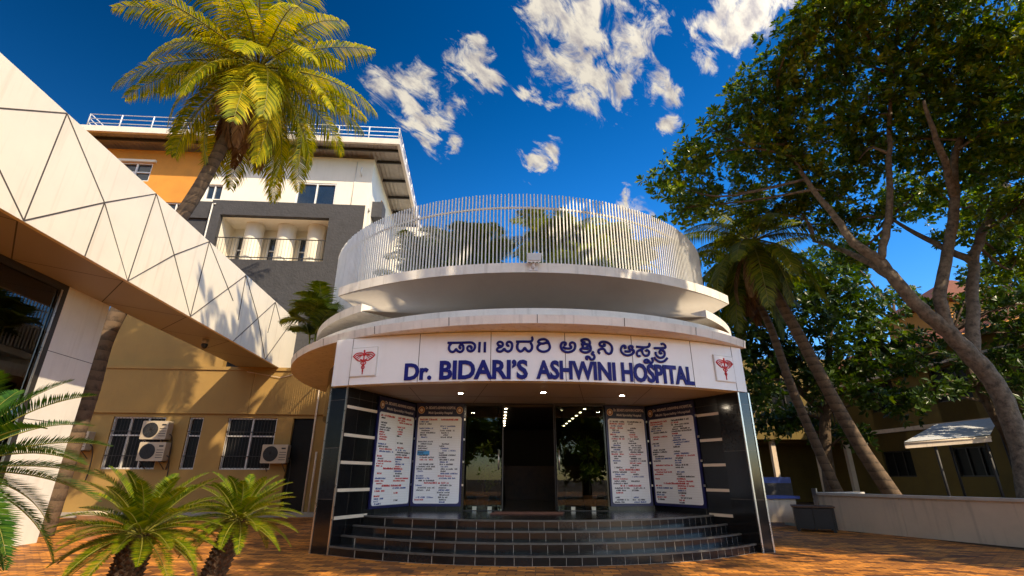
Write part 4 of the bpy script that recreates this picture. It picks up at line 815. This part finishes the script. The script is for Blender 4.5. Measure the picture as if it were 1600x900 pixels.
for x in (-.5, -.02, .46): b.box(x, -.40, .06, x+.05, -.381, .62, 0, TC)
b.build('crate_body', 'black', CR)
b = MB(); b.box(-.54, -.42, .622, .54, .42, .665, 0, TC); b.build('crate_lid', 'wood', CR)
b = MB(); [b.box(x, y, 0, x+.08, y+.08, .08, 0, TC) for x in (-.48, .40) for y in (-.36, .28)]; b.each('crate_foot', 'black', CR)
BW = thing('blue_barrier', 'low blue and white barrier behind the counter', 'barrier', (10, 22, 0))
b = MB(); b.box(7.5, 22, 1.22, 11.6, 22.2, 1.45); b.build('blue_panel', 'bluepaint', BW)
b = MB(); b.box(7.5, 21.98, .0, 11.6, 22.22, 1.218); b.build('lower_panel', 'grey', BW)
# mustard house with tiled eave
MH = thing('mustard_house', 'two storey mustard house with clay tiled eave behind the trees', 'house', (22, 22, 0))
TM = lineframe((20.3, 33), (22.2, 12))          # facade runs towards the camera; inside is on the left of travel
ops = [(s, s+1.9, z, z+h) for s in (4.0, 8.2, 12.4, 16.6) for z, h in ((4.9, 1.6), (1.5, 1.3))]
b = MB(); openwall(b, TM, 0, 22, 0, 3.9, .0, .3, ops); openwall(b, TM, 0, 22, 3.9, 7.5, .0, .3, ops); b.box(0, .301, 0, .3, 9, 7.5, 0, TM); b.build('wall', 'yellow2', MH)
b = MB(); b.box(0, -.12, 3.75, 22, -.003, 3.95, 0, TM); b.box(0, -.7, 6.55, 22, -.003, 6.68, 0, TM); b.each('ledge', 'beige', MH)
for o in ops: window(TM, *o[:2], *o[2:], .14, MH, 3, 1, 'darkframe', 'darkpane', .06)
b = MB(); n = 110
for i in range(n):
    s0, s1 = 22.4*i/n-.2, 22.4*(i+1)/n-.2; k = 4
    for j in range(k):
        q0, q1 = s0+(s1-s0)*j/k, s0+(s1-s0)*(j+1)/k; h0, h1 = .05*math.sin(PI*j/k), .05*math.sin(PI*(j+1)/k)
        b.quad(TM(q0, -.9, 7.55+h0), TM(q1, -.9, 7.55+h1), TM(q1, 4, 9.6+h1), TM(q0, 4, 9.6+h0))
b.build('tiled_roof', 'tile', MH)
b = MB(); b.box(-.2, -.85, 7.4, 22.2, -.8, 7.54, 0, TM); b.box(-.2, -.8, 7.44, 22.2, .0, 7.5, 0, TM); b.build('eave_board', 'yellow2', MH)
OH = thing('orange_house', 'orange walled roof room with tiled roof rising above the mustard house', 'house', (35, 38, 0))
b = MB(); b.box(33.2, 36, 0, 40, 42, 14.2); b.build('wall', 'ochre', OH)
b = MB(); b.hexa([(32.4, 35.2, 14.25), (41, 35.2, 14.25), (41, 43, 14.25), (32.4, 43, 14.25), (36.5, 38.5, 17), (37, 38.5, 17), (37, 39, 17), (36.5, 39, 17)]); b.build('tiled_roof', 'tile', OH)
b = MB(); b.box(34.2, 35.95, 12.3, 36, 35.999, 13.6); b.build('window', 'darkpane', OH)
# further house with balcony seen below the leaves
FH = thing('balcony_house', 'shaded low house with a yellow balcony and open veranda behind the leaning trunks', 'house', (18, 31, 0))
b = MB(); b.box(11, 31, 3.4, 27, 37, 8.5); b.box(11, 34, 0, 27, 37, 3.4); b.build('wall', 'yellow2', FH)
b = MB(); b.box(12, 29.6, 3.5, 19.5, 30.998, 3.7); b.box(12, 29.6, 3.7, 19.5, 29.75, 4.3); b.build('balcony', 'yellow2', FH)
b = MB()
for i in range(40): b.box(12+i*.19, 29.65, 4.3, 12.04+i*.19, 29.69, 5.3)
b.box(12, 29.63, 5.3, 19.6, 29.71, 5.38); b.build('balcony_railing', 'grille', FH)
b = MB()
for x in (12.2, 15, 17.6, 19.3, 22, 25): b.box(x, 29.9, 0, x+.25, 30.15, 3.5)
b.each('veranda_post', 'beige', FH)
for x in (13, 16, 21, 24): window(frame2(0, 31, 0), x, x+1.8, 5.0, 6.7, -.06, FH, 2, 1, 'darkframe', 'darkpane', .06)
b = MB(); b.box(-20, 60, 0, 90, 62, 5.0)
# white sheet awning on posts
AW = thing('sheet_awning', 'white metal sheet awning on thin posts in front of the mustard house', 'awning', (16, 19, 0))
pA, pB, pC, pD = (13.92, 18.29, 2.62), (17.19, 20.65, 3.47), (19.3, 20.06, 3.69), (16.5, 17.7, 2.82)
b = MB(); n = 60; vs = []
for i in range(n+1):
    t = i/n; w = .0015*math.cos(i*PI)
    for P, Q in ((pA, pD), (pB, pC)): vs.append((P[0]+(Q[0]-P[0])*t, P[1]+(Q[1]-P[1])*t, P[2]+(Q[2]-P[2])*t+w))
b.add(vs, [(2*i, 2*i+2, 2*i+3, 2*i+1) for i in range(n)]); b.build('sheet', 'tinwhite', AW)
b = MB(); b.tube([(pA[0], pA[1], pA[2]-.06), (pD[0], pD[1], pD[2]-.06)], .04, 6); b.hexa([(pA[0], pA[1], 2.40), (pD[0], pD[1], 2.6), (pD[0], pD[1]+.03, 2.6), (pA[0], pA[1]+.03, 2.40), (pA[0], pA[1], 2.58), (pD[0], pD[1], 2.78), (pD[0], pD[1]+.03, 2.78), (pA[0], pA[1]+.03, 2.58)]); b.build('front_beam', 'beige', AW)
for p in ((14.9, 18.2, 2.6), (16.4, 17.85, 2.72), (17.3, 20.4, 3.4), (19.1, 20.0, 3.6)):
    b = MB(); b.tube([(p[0], p[1], 0), p], .045, 8); b.build('post', 'grille', AW)
# ------------------------------------------------------------------ vegetation
def arr(pts): return np.array(pts, float)
def frame_of(d):
    d = d/np.linalg.norm(d); a = np.array([0, 0, 1.]) if abs(d[2]) < .93 else np.array([1., 0, 0])
    u = np.cross(d, a); u /= np.linalg.norm(u); return d, u, np.cross(u, d)
def frond(mb, base, az, el0, length, droop, leaflets, llen, lw, rr, sag=.35, fwd=.5, vee=0., mi=0, rmi=1, sway=0., start=.12, gap=0.):
    """pinnate frond: arching stalk with paired leaflets"""
    n = 16; p = np.array(base, float); pts = [p.copy()]; tg = []
    for i in range(n):
        t = (i+.5)/n; el = el0-droop*t**1.25; a = az+sway*t*t
        d = np.array([math.cos(el)*math.sin(a), -math.cos(el)*math.cos(a), math.sin(el)]); tg.append(d)
        p = p+d*length/n; pts.append(p.copy())
    tg.append(tg[-1])
    mb.tube(pts, [rr*(1-.85*i/n) for i in range(n+1)], 5, rmi, False)
    pts = np.array(pts); tg = np.array(tg)
    for k in range(leaflets):
        t = start+(1-start)*(k+rr*0)/(leaflets-1); f = min(t*n, n-1e-6); i = int(f); w = f-i
        pos = pts[i]*(1-w)+pts[i+1]*w; d = tg[i]*(1-w)+tg[min(i+1, n)]*w; d /= np.linalg.norm(d)
        side = np.cross(d, [0, 0, 1.]); ns = np.linalg.norm(side); side = side/ns if ns > .05 else np.array([math.cos(az), math.sin(az), 0])
        upv = np.cross(side, d)
        prof = math.sin(PI*min(1, (t-start)/(1-start)*.80+.17))**.7
        for sg in (-1, 1):
            if random.random() < gap: continue
            L = llen*prof*random.uniform(.78, 1.12); fw_ = fwd*(.75+.6*t)+random.uniform(-.08, .08)
            d1 = side*sg+d*fw_+upv*vee+np.array([0, 0, -sag*.35]); d1 /= np.linalg.norm(d1)
            d2 = d1+np.array([0, 0, -sag*random.uniform(.6, 1.4)]); d2 /= np.linalg.norm(d2)
            q0 = pos; q1 = q0+d1*L*.5; q2 = q1+d2*L*.5
            wv = np.cross(d1, upv if abs(d1@upv) < .9 else d); wv /= max(np.linalg.norm(wv), 1e-6)
            h = lw*.5
            mb.add([q0-wv*h*.5, q0+wv*h*.5, q1+wv*h, q1-wv*h, q2], [(0, 1, 2, 3), (3, 2, 4)], mi)
def coconut(name, label, path, radii, crown, nf, L, leaf, seed, dead=8, group=None, elmin=-.9, llen=.75):
    random.seed(seed); r = thing(name, label, 'palm', tuple(path[0]), group)
    b = MB(); p = smoothpath(path, 6); k = len(p); rad = np.interp(np.linspace(0, 1, k), np.linspace(0, 1, len(radii)), radii)
    # leaf scars: slight steps in the stem
    q = []; rr = []
    for i in range(k-1):
        for j in range(4): q.append(p[i]+(p[i+1]-p[i])*j/4); rr.append((rad[i]+(rad[i+1]-rad[i])*j/4)*(1.014 if j == 0 else .996))
    q.append(p[-1]); rr.append(rad[-1])
    b.tube(q, rr, 18, 0); b.build('trunk', 'palmbark', r)
    b = MB(); c = np.array(crown, float)
    for i in range(nf):
        t = i/(nf-1); az = i*2.39996+random.uniform(-.2, .2); el = 1.35-(1.35-elmin)*t**.85+random.uniform(-.1, .1)
        frond(b, c+np.array([math.sin(az)*.15, -math.cos(az)*.15, .25*(1-t)]), az, el, L*random.uniform(.85, 1.08)*(.75+.25*min(1, t*4)), random.uniform(.8, 1.3)*(1.15-.3*t), 70, llen, .046, .035, sag=random.uniform(.6, 1.5), fwd=.5, vee=.10, sway=random.uniform(-.3, .3), gap=.05)
    b.build('crown', [leaf, 'rachis'], r)
    if dead:
        b = MB()
        for i in range(dead):
            az = i*2*PI/dead+random.uniform(-.3, .3)
            frond(b, c+np.array([math.sin(az)*.2, -math.cos(az)*.2, -.15]), az, random.uniform(-1.45, -.75), L*random.uniform(.5, .85), random.uniform(.8, 1.1), 46, llen*.7, .06, .03, sag=1.6, fwd=.9, sway=random.uniform(-.3, .3), gap=.15)
        b.build('dead_fronds', ['dead', 'dead'], r)
        b = MB()
        for i in range(9):
            az = i*.7+random.random(); q0 = c+np.array([math.sin(az)*.28, -math.cos(az)*.28, -.25-random.random()*.25])
            n_ = 10; b.tube([q0+np.array([0, 0, .13*math.cos(PI*j/n_)]) for j in range(n_+1)], [.012+.105*math.sin(PI*j/n_) for j in range(n_+1)], 10)
        b.build('coconuts', 'leaf_cyc', r)
    return r
coconut('coconut_palm', 'tall leaning coconut palm with sunlit yellow green crown over the cream walkway', [(-11.75, 13.7, 0), (-11.5, 13.5, 2.1), (-11.43, 13.5, 3.6), (-11.42, 13.5, 5.2), (-10.85, 13.5, 7.3), (-10.05, 13.5, 9.5), (-9.62, 13.5, 11.2), (-9.25, 13.5, 13.0), (-9.0, 13.5, 14.5)], [.30, .25, .23, .22, .21, .20, .18, .15, .12], (-8.95, 13.5, 14.75), 46, 4.35, 'leaf_coco', 5, 30, 'coconut palms', -.95, 1.05)
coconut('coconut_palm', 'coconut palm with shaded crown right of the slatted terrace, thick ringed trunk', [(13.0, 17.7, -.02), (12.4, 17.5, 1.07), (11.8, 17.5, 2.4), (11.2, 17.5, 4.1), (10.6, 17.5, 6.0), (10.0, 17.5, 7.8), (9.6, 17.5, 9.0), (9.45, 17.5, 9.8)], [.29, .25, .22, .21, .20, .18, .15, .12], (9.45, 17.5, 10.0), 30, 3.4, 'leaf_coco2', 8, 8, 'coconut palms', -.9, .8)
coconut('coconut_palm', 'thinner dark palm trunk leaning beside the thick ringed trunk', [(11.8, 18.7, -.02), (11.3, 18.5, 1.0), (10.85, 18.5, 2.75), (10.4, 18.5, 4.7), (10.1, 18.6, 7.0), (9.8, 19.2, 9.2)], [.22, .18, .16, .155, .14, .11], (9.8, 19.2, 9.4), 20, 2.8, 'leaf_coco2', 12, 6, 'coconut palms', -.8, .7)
# ---- broad leaved trees
def rosettes(mb, clumps, per, leaf, nl, twigs, seed, shell=.45, droop=0.):
    rg = np.random.default_rng(seed)
    for (x, y, z, r) in clumps:
        n = int(per*r*r); c = np.array((x, y, z))
        d = rg.normal(size=(n, 3)); d /= np.linalg.norm(d, axis=1)[:, None]
        R = r*(shell+(1.08-shell)*rg.random(n)**.6)*(1+.25*np.sin(d[:, 0]*5+x)*np.cos(d[:, 1]*4+z))
        P = c+d*R[:, None]*np.array([1, 1, .85])
        for i in range(n):
            ax = d[i]*.7+np.array([0, 0, .65])+rg.normal(size=3)*.35; ax, u, w = frame_of(ax)
            if i % twigs == 0:
                st = c+(P[i]-c)*.25+rg.normal(size=3)*.1
                mb.tube([st, (st+P[i])/2+rg.normal(size=3)*.05, P[i]], [.016, .011, .006], 4, 1, False)
            k = nl+rg.integers(-1, 3); s = leaf*rg.uniform(.65, 1.15)
            for j in range(k):
                a = 2*PI*j/k+rg.uniform(-.35, .35); op = rg.uniform(.5, 1.45)
                ld = ax*math.cos(op)+(u*math.cos(a)+w*math.sin(a))*math.sin(op)-np.array([0, 0, droop*rg.random()]); ld /= np.linalg.norm(ld)
                sv = np.cross(ld, ax); sv /= max(np.linalg.norm(sv), 1e-6); nv = np.cross(sv, ld)
                L = s*rg.uniform(.75, 1.15); hw = L*rg.uniform(.19, .25); p = P[i]+ld*L*.08
                mid = p+ld*L*.62-nv*L*.05
                mb.add([p, p+ld*L*.35+sv*hw*.7, mid+sv*hw, p+ld*L-nv*L*.14, mid-sv*hw, p+ld*L*.35-sv*hw*.7, p+ld*L*.4-nv*hw*.3], [(0, 1, 6), (1, 2, 3, 6), (6, 3, 4, 5), (6, 5, 0)], 0)
def limbs(mb, paths, radii):
    for p, r in zip(paths, radii):
        q = smoothpath(p, 5); mb.tube([v+rng.normal(size=3)*.012 for v in q], list(np.interp(np.linspace(0, 1, len(q)), np.linspace(0, 1, len(r)), r)), 12)
def nearest(pt, paths):
    P = np.array([v for p in paths for v in smoothpath(p, 4)]); d = np.linalg.norm(P-np.array(pt)[None], axis=1)+.35*np.maximum(0, P[:, 2]-pt[2]+.3)
    return P[np.argmin(d)]
BT = thing('broadleaf_tree', 'big spreading broadleaf tree with pale forked trunk behind the low wall', 'tree', (13.0, 13.6, 0))
TP = [[(13.0, 13.6, -.1), (13.05, 13.5, .7), (13.28, 13.5, 2.16), (13.2, 13.5, 3.65), (12.81, 13.5, 4.55), (12.36, 13.5, 5.26), (11.8, 13.5, 5.95), (11.3, 13.5, 6.85), (11.0, 13.6, 7.6), (10.5, 13.7, 8.2), (10.25, 13.8, 9.1), (9.66, 13.9, 10.6), (9.2, 13.8, 12.2)],
      [(12.36, 13.5, 5.26), (12.35, 13.4, 6.23), (12.9, 13.3, 7.65), (13.45, 13.1, 9.2), (13.7, 12.9, 10.6), (14.4, 12.6, 12.1), (15.2, 12.2, 14)],
      [(12.84, 13.5, 4.6), (13.4, 13.6, 6.03), (14.1, 13.8, 7.6), (14.8, 13.8, 8.75), (15.9, 13.6, 10.4), (16.8, 13.2, 12)],
      [(11.02, 13.5, 7.5), (11.6, 13.4, 8.95), (11.9, 13.2, 10.6), (12.2, 12.9, 12.4), (12.3, 12.4, 14)],
      [(13.5, 13.1, 9.4), (12.9, 12.4, 10.6), (12.3, 11.8, 12)], [(11.3, 13.5, 6.9), (11.1, 14.6, 8.2), (10.6, 15.6, 9.2)], [(14.1, 13.8, 7.6), (13.6, 14.6, 8.8), (13.2, 15.3, 10)]]
TR = [[.32, .27, .245, .23, .235, .205, .18, .17, .15, .125, .10, .07, .04], [.175, .16, .145, .13, .11, .08, .04], [.18, .155, .14, .125, .09, .045], [.115, .10, .085, .065, .03], [.12, .09, .04], [.13, .09, .04], [.12, .08, .04]]
b = MB(); limbs(b, TP, TR)
for (x, y, z, r_) in BIG:
    s = nearest((x, y, z), TP); e = np.array((x, y, z)); m_ = (s+e)/2+np.array([0, 0, -.1])+rng.normal(size=3)*.3
    b.tube(smoothpath([s, m_, e], 5), list(np.linspace(.05, .015, 11)), 8)
b.build('trunk', 'barkpale', BT)
b = MB(); rosettes(b, BIG, 128, .22, 8, 9, 3, .15); b.build('crown', ['leaf_big', 'barkdark'], BT)
D2 = thing('broadleaf_tree', 'dark bushy tree filling the space behind the leaning palm trunks', 'tree', (15.5, 22.3, 0))
p2 = [[(13.2, 22, -.1), (13.3, 22, 2.5), (13.8, 21.8, 5), (14.5, 21.5, 8)], [(13.6, 21.9, 4), (12.0, 22, 6), (11.2, 22.3, 8.5)], [(13.8, 21.8, 5), (16, 21.5, 7), (17.5, 21.5, 8.5)]]
b = MB(); limbs(b, p2, [[.3, .24, .2, .08], [.16, .12, .05], [.16, .12, .05]])
for (x, y, z, r_) in BGT: s = nearest((x, y, z), p2); b.tube([s, (s+np.array((x, y, z)))/2+np.array([0, 0, .3]), (x, y, z)], [.07, .05, .02], 6)
b.build('trunk', 'barkdark', D2)
b = MB(); rosettes(b, BGT, 95, .30, 7, 12, 4, .2); b.build('crown', ['leaf_dark', 'barkdark'], D2)
D3 = thing('broadleaf_tree', 'low shady tree against the mustard house behind the forked trunk', 'tree', (18.5, 18.3, 0))
b = MB(); p3 = [[(17.6, 18.2, -.1), (17.6, 18.2, 2.4), (17.0, 18.1, 4.5), (16.8, 18.2, 6.6)]]; limbs(b, p3, [[.2, .16, .12, .05]])
for (x, y, z, r_) in BGT2: s = nearest((x, y, z), p3); b.tube([s, (s+np.array((x, y, z)))/2+np.array([0, 0, .2]), (x, y, z)], [.05, .04, .02], 6)
b.build('trunk', 'barkdark', D3)
b = MB(); rosettes(b, BGT2, 70, .26, 7, 8, 6, .2); b.build('crown', ['leaf_dark', 'barkdark'], D3)
# trees beside and behind the photographer: they shade the entrance and show in the glass
def shadetree(label, base, cl, seed):
    r = thing('broadleaf_tree', label, 'tree', base)
    b = MB(); c0 = np.mean([c[:3] for c in cl], axis=0); P = [[base, (base[0], base[1], 4), (c0[0], c0[1], c0[2]-1.5)]]; limbs(b, P, [[.4, .3, .15]])
    for (x, y, z, r_) in cl: s = np.array(P[0][1])*.5+c0*.5; b.tube([s, (x, y, z)], [.1, .03], 6)
    b.build('trunk', 'barkdark', r)
    b = MB(); rosettes(b, cl, 26, .55, 7, 9, seed, .1); b.build('crown', ['leaf_big', 'barkdark'], r)
rg = np.random.default_rng(5)
def blob(c, R, n, r): 
    out = []
    for i in range(n):
        d = rg.normal(size=3); d /= np.linalg.norm(d); q = np.array(c)+d*np.array(R)*rg.random()**.4; out.append((*q, r*rg.uniform(.8, 1.15)))
    return out
shadetree('large shade tree beside the photographer, crown extended to shade the yellow wing', (11, -1.5, 0), blob((9.5, 1.5, 13), (4.6, 3.2, 3.8), 34, 1.5)+blob((3.8, 5.9, 16.7), (4.0, 1.9, 1.6), 28, 1.3)+blob((6.6, 5.6, 19.8), (1.2, 1.0, 1.3), 10, 1.0), 31)  # higher crown clusters added out of view to shade the yellow wing
shadetree('shade tree on the open side of the forecourt', (19, 3, 0), blob((18, 4.5, 10.5), (4.5, 3.8, 4), 26, 1.6), 32)
for lab, x, y, s_ in (('street tree behind the photographer, opposite the walkway', -10, -19, 30), ('street tree behind the photographer, opposite the left notice boards', -4, -16, 40), ('street tree behind the photographer, opposite the glass doors', 1.5, -18, 41), ('street tree behind the photographer, opposite the right notice boards', 7, -16, 42), ('street tree behind the photographer, opposite the low wall', 13, -19, 43)):
    shadetree(lab, (x, y, 0), blob((x, y, 4.8), (2.8, 1.8, 3.0), 22, 1.35), s_)
# ---- cycads
def cycad(label, base, ztop, L, n, leaf, seed, tr=.19, elmin=-.45, lean=0.):
    random.seed(seed); r = thing('cycad', label, 'cycad', base, 'cycads on the forecourt')
    x, y, _ = base; b = MB(); k = 14
    b.tube([(x+lean*i/k, y, ztop*i/k) for i in range(k+1)], [tr*(1.0+.12*math.sin(i*2.1))*(.92 if i < k else .6) for i in range(k+1)], 16)
    for i in range(150):     # old leaf bases
        a = i*2.39996; z = ztop*(.02+.96*i/150); ca, sa = math.cos(a), math.sin(a); rr = tr*.93; x = base[0]+lean*z/ztop
        b.add([(x+ca*rr-sa*.03, y+sa*rr+ca*.03, z-.02), (x+ca*rr+sa*.03, y+sa*rr-ca*.03, z-.02), (x+ca*(rr+.05), y+sa*(rr+.05), z+.03), (x+ca*rr, y+sa*rr, z+.05)], [(0, 1, 2), (1, 3, 2), (3, 0, 2)])
    b.build('trunk', 'cycbark', r); b = MB(); x = base[0]+lean
    for i in range(n):
        t = i/(n-1); az = i*2.39996+random.uniform(-.15, .15); el = 1.35-(1.35-elmin)*t**.8+random.uniform(-.08, .08)
        frond(b, (x+math.sin(az)*.05, y-math.cos(az)*.05, ztop-.02+.06*(1-t)), az, el, L*random.uniform(.88, 1.08), random.uniform(.55, .95), 62, L*.18, .0115*L/.9, .011, sag=.05, fwd=.55, vee=.42, start=.14, sway=random.uniform(-.15, .15))
    b.build('fronds', [leaf, 'rachis'], r); return r
cycad('low cycad with wide crown on a stout dark trunk, nearest the cream walkway', (-4.42, 6.4, 0), .77, .82, 62, 'leaf_cyc', 3, .15, -.30, .12)
cycad('upright cycad with compact crown on a slim dark trunk, nearest the steps', (-3.86, 7.2, 0), .87, .70, 54, 'leaf_cyc', 9, .13, -.22, .26)
cycad('large deep green cycad in front of the white pier', (-5.0, 4.6, 0), 1.42, 1.18, 46, 'leaf_cyc2', 14, .22, -.6)
# ---- feathery palms on the terrace and canopy
def areca(label, base, h, n, seed, spread=.9, L=1.7):
    random.seed(seed); r = thing('areca_palm', label, 'palm', base, 'feathery palms on the entrance roof'); x, y, z = base
    b = MB(); tops = []
    for i in range(max(3, n//5)):
        a = random.random()*6.28; q = random.uniform(0, .25); hh = h*random.uniform(.25, .75); e = (x+math.cos(a)*(q+.25*spread), y+math.sin(a)*(q+.25*spread), z+hh)
        b.tube([(x+math.cos(a)*q, y+math.sin(a)*q, z), e], [.035, .02], 6); tops.append(e)
    b.build('stems', 'leaf_bamboo', r); b = MB()
    for i in range(n):
        e = tops[i % len(tops)]; az = i*2.4+random.uniform(-.4, .4)
        frond(b, (e[0], e[1], e[2]-random.random()*.3), az, random.uniform(.6, 1.4), L*random.uniform(.7, 1.1), random.uniform(.9, 1.7), 38, .58, .042, .014, sag=.4, fwd=.7, vee=.2, sway=random.uniform(-.3, .3))
    b.build('fronds', ['leaf_bamboo', 'rachis'], r)
areca('tall feathery palm behind the slats, left of the floodlight', (-1.4, 14.6, 6.1), 3.6, 58, 2)
areca('tallest feathery palm behind the slats, just right of the floodlight', (1.5, 14.6, 6.1), 3.9, 52, 3)
areca('wide feathery palm behind the slats, towards the shaded end of the screen', (3.2, 15.0, 6.1), 3.2, 58, 4, 1.5)
areca('short feathery palm behind the slats at the sunlit end of the screen', (-2.7, 14.2, 6.1), 1.7, 22, 5)
areca('small golden palm on the canopy beside the end of the walkway', (-6.05, 15.0, 4.42), 2.7, 26, 6, .5, 1.2)
# ---- pots
def pot(b, x, y, z, r, h):
    b.tube([(x, y, z), (x, y, z+h*.85), (x, y, z+h*.86), (x, y, z+h)], [r*.68, r*.95, r*1.05, r*1.05], 24, 0)
def potplant(label, x, y, z, seed, h):
    random.seed(seed); r = thing('potted_plant', label, 'potted plant', (x, y, z), 'potted plants inside the glass')
    b = MB(); pot(b, x, y, z, .17, .34); b.build('pot', 'terracotta', r)
    b = MB(); b.tube([(x, y, z+.3), (x+.02, y, z+h*.6), (x-.02, y, z+h)], [.02, .016, .008], 6, 1)
    cl = [(x+random.uniform(-.2, .2), y+random.uniform(-.15, .15), z+h*random.uniform(.45, 1.0), .28) for _ in range(7)]
    rosettes(b, cl, 130, .16, 6, 6, seed, .2); b.build('foliage', ['leaf_bamboo', 'barkdark'], r)
potplant('leafy plant in a terracotta pot behind the left fixed glass', -.72, 13.42, .645, 1, 1.5); potplant('tall leafy plant in a terracotta pot behind the right fixed glass', 1.98, 13.48, .645, 2, 1.75)
r = thing('planter', 'beige planter beside the foot of the white pier', 'planter', (-9.9, 12.9, 0))
b = MB(); pot(b, -9.9, 12.9, 0, .34, .62); b.build('pot', 'potbeige', r)
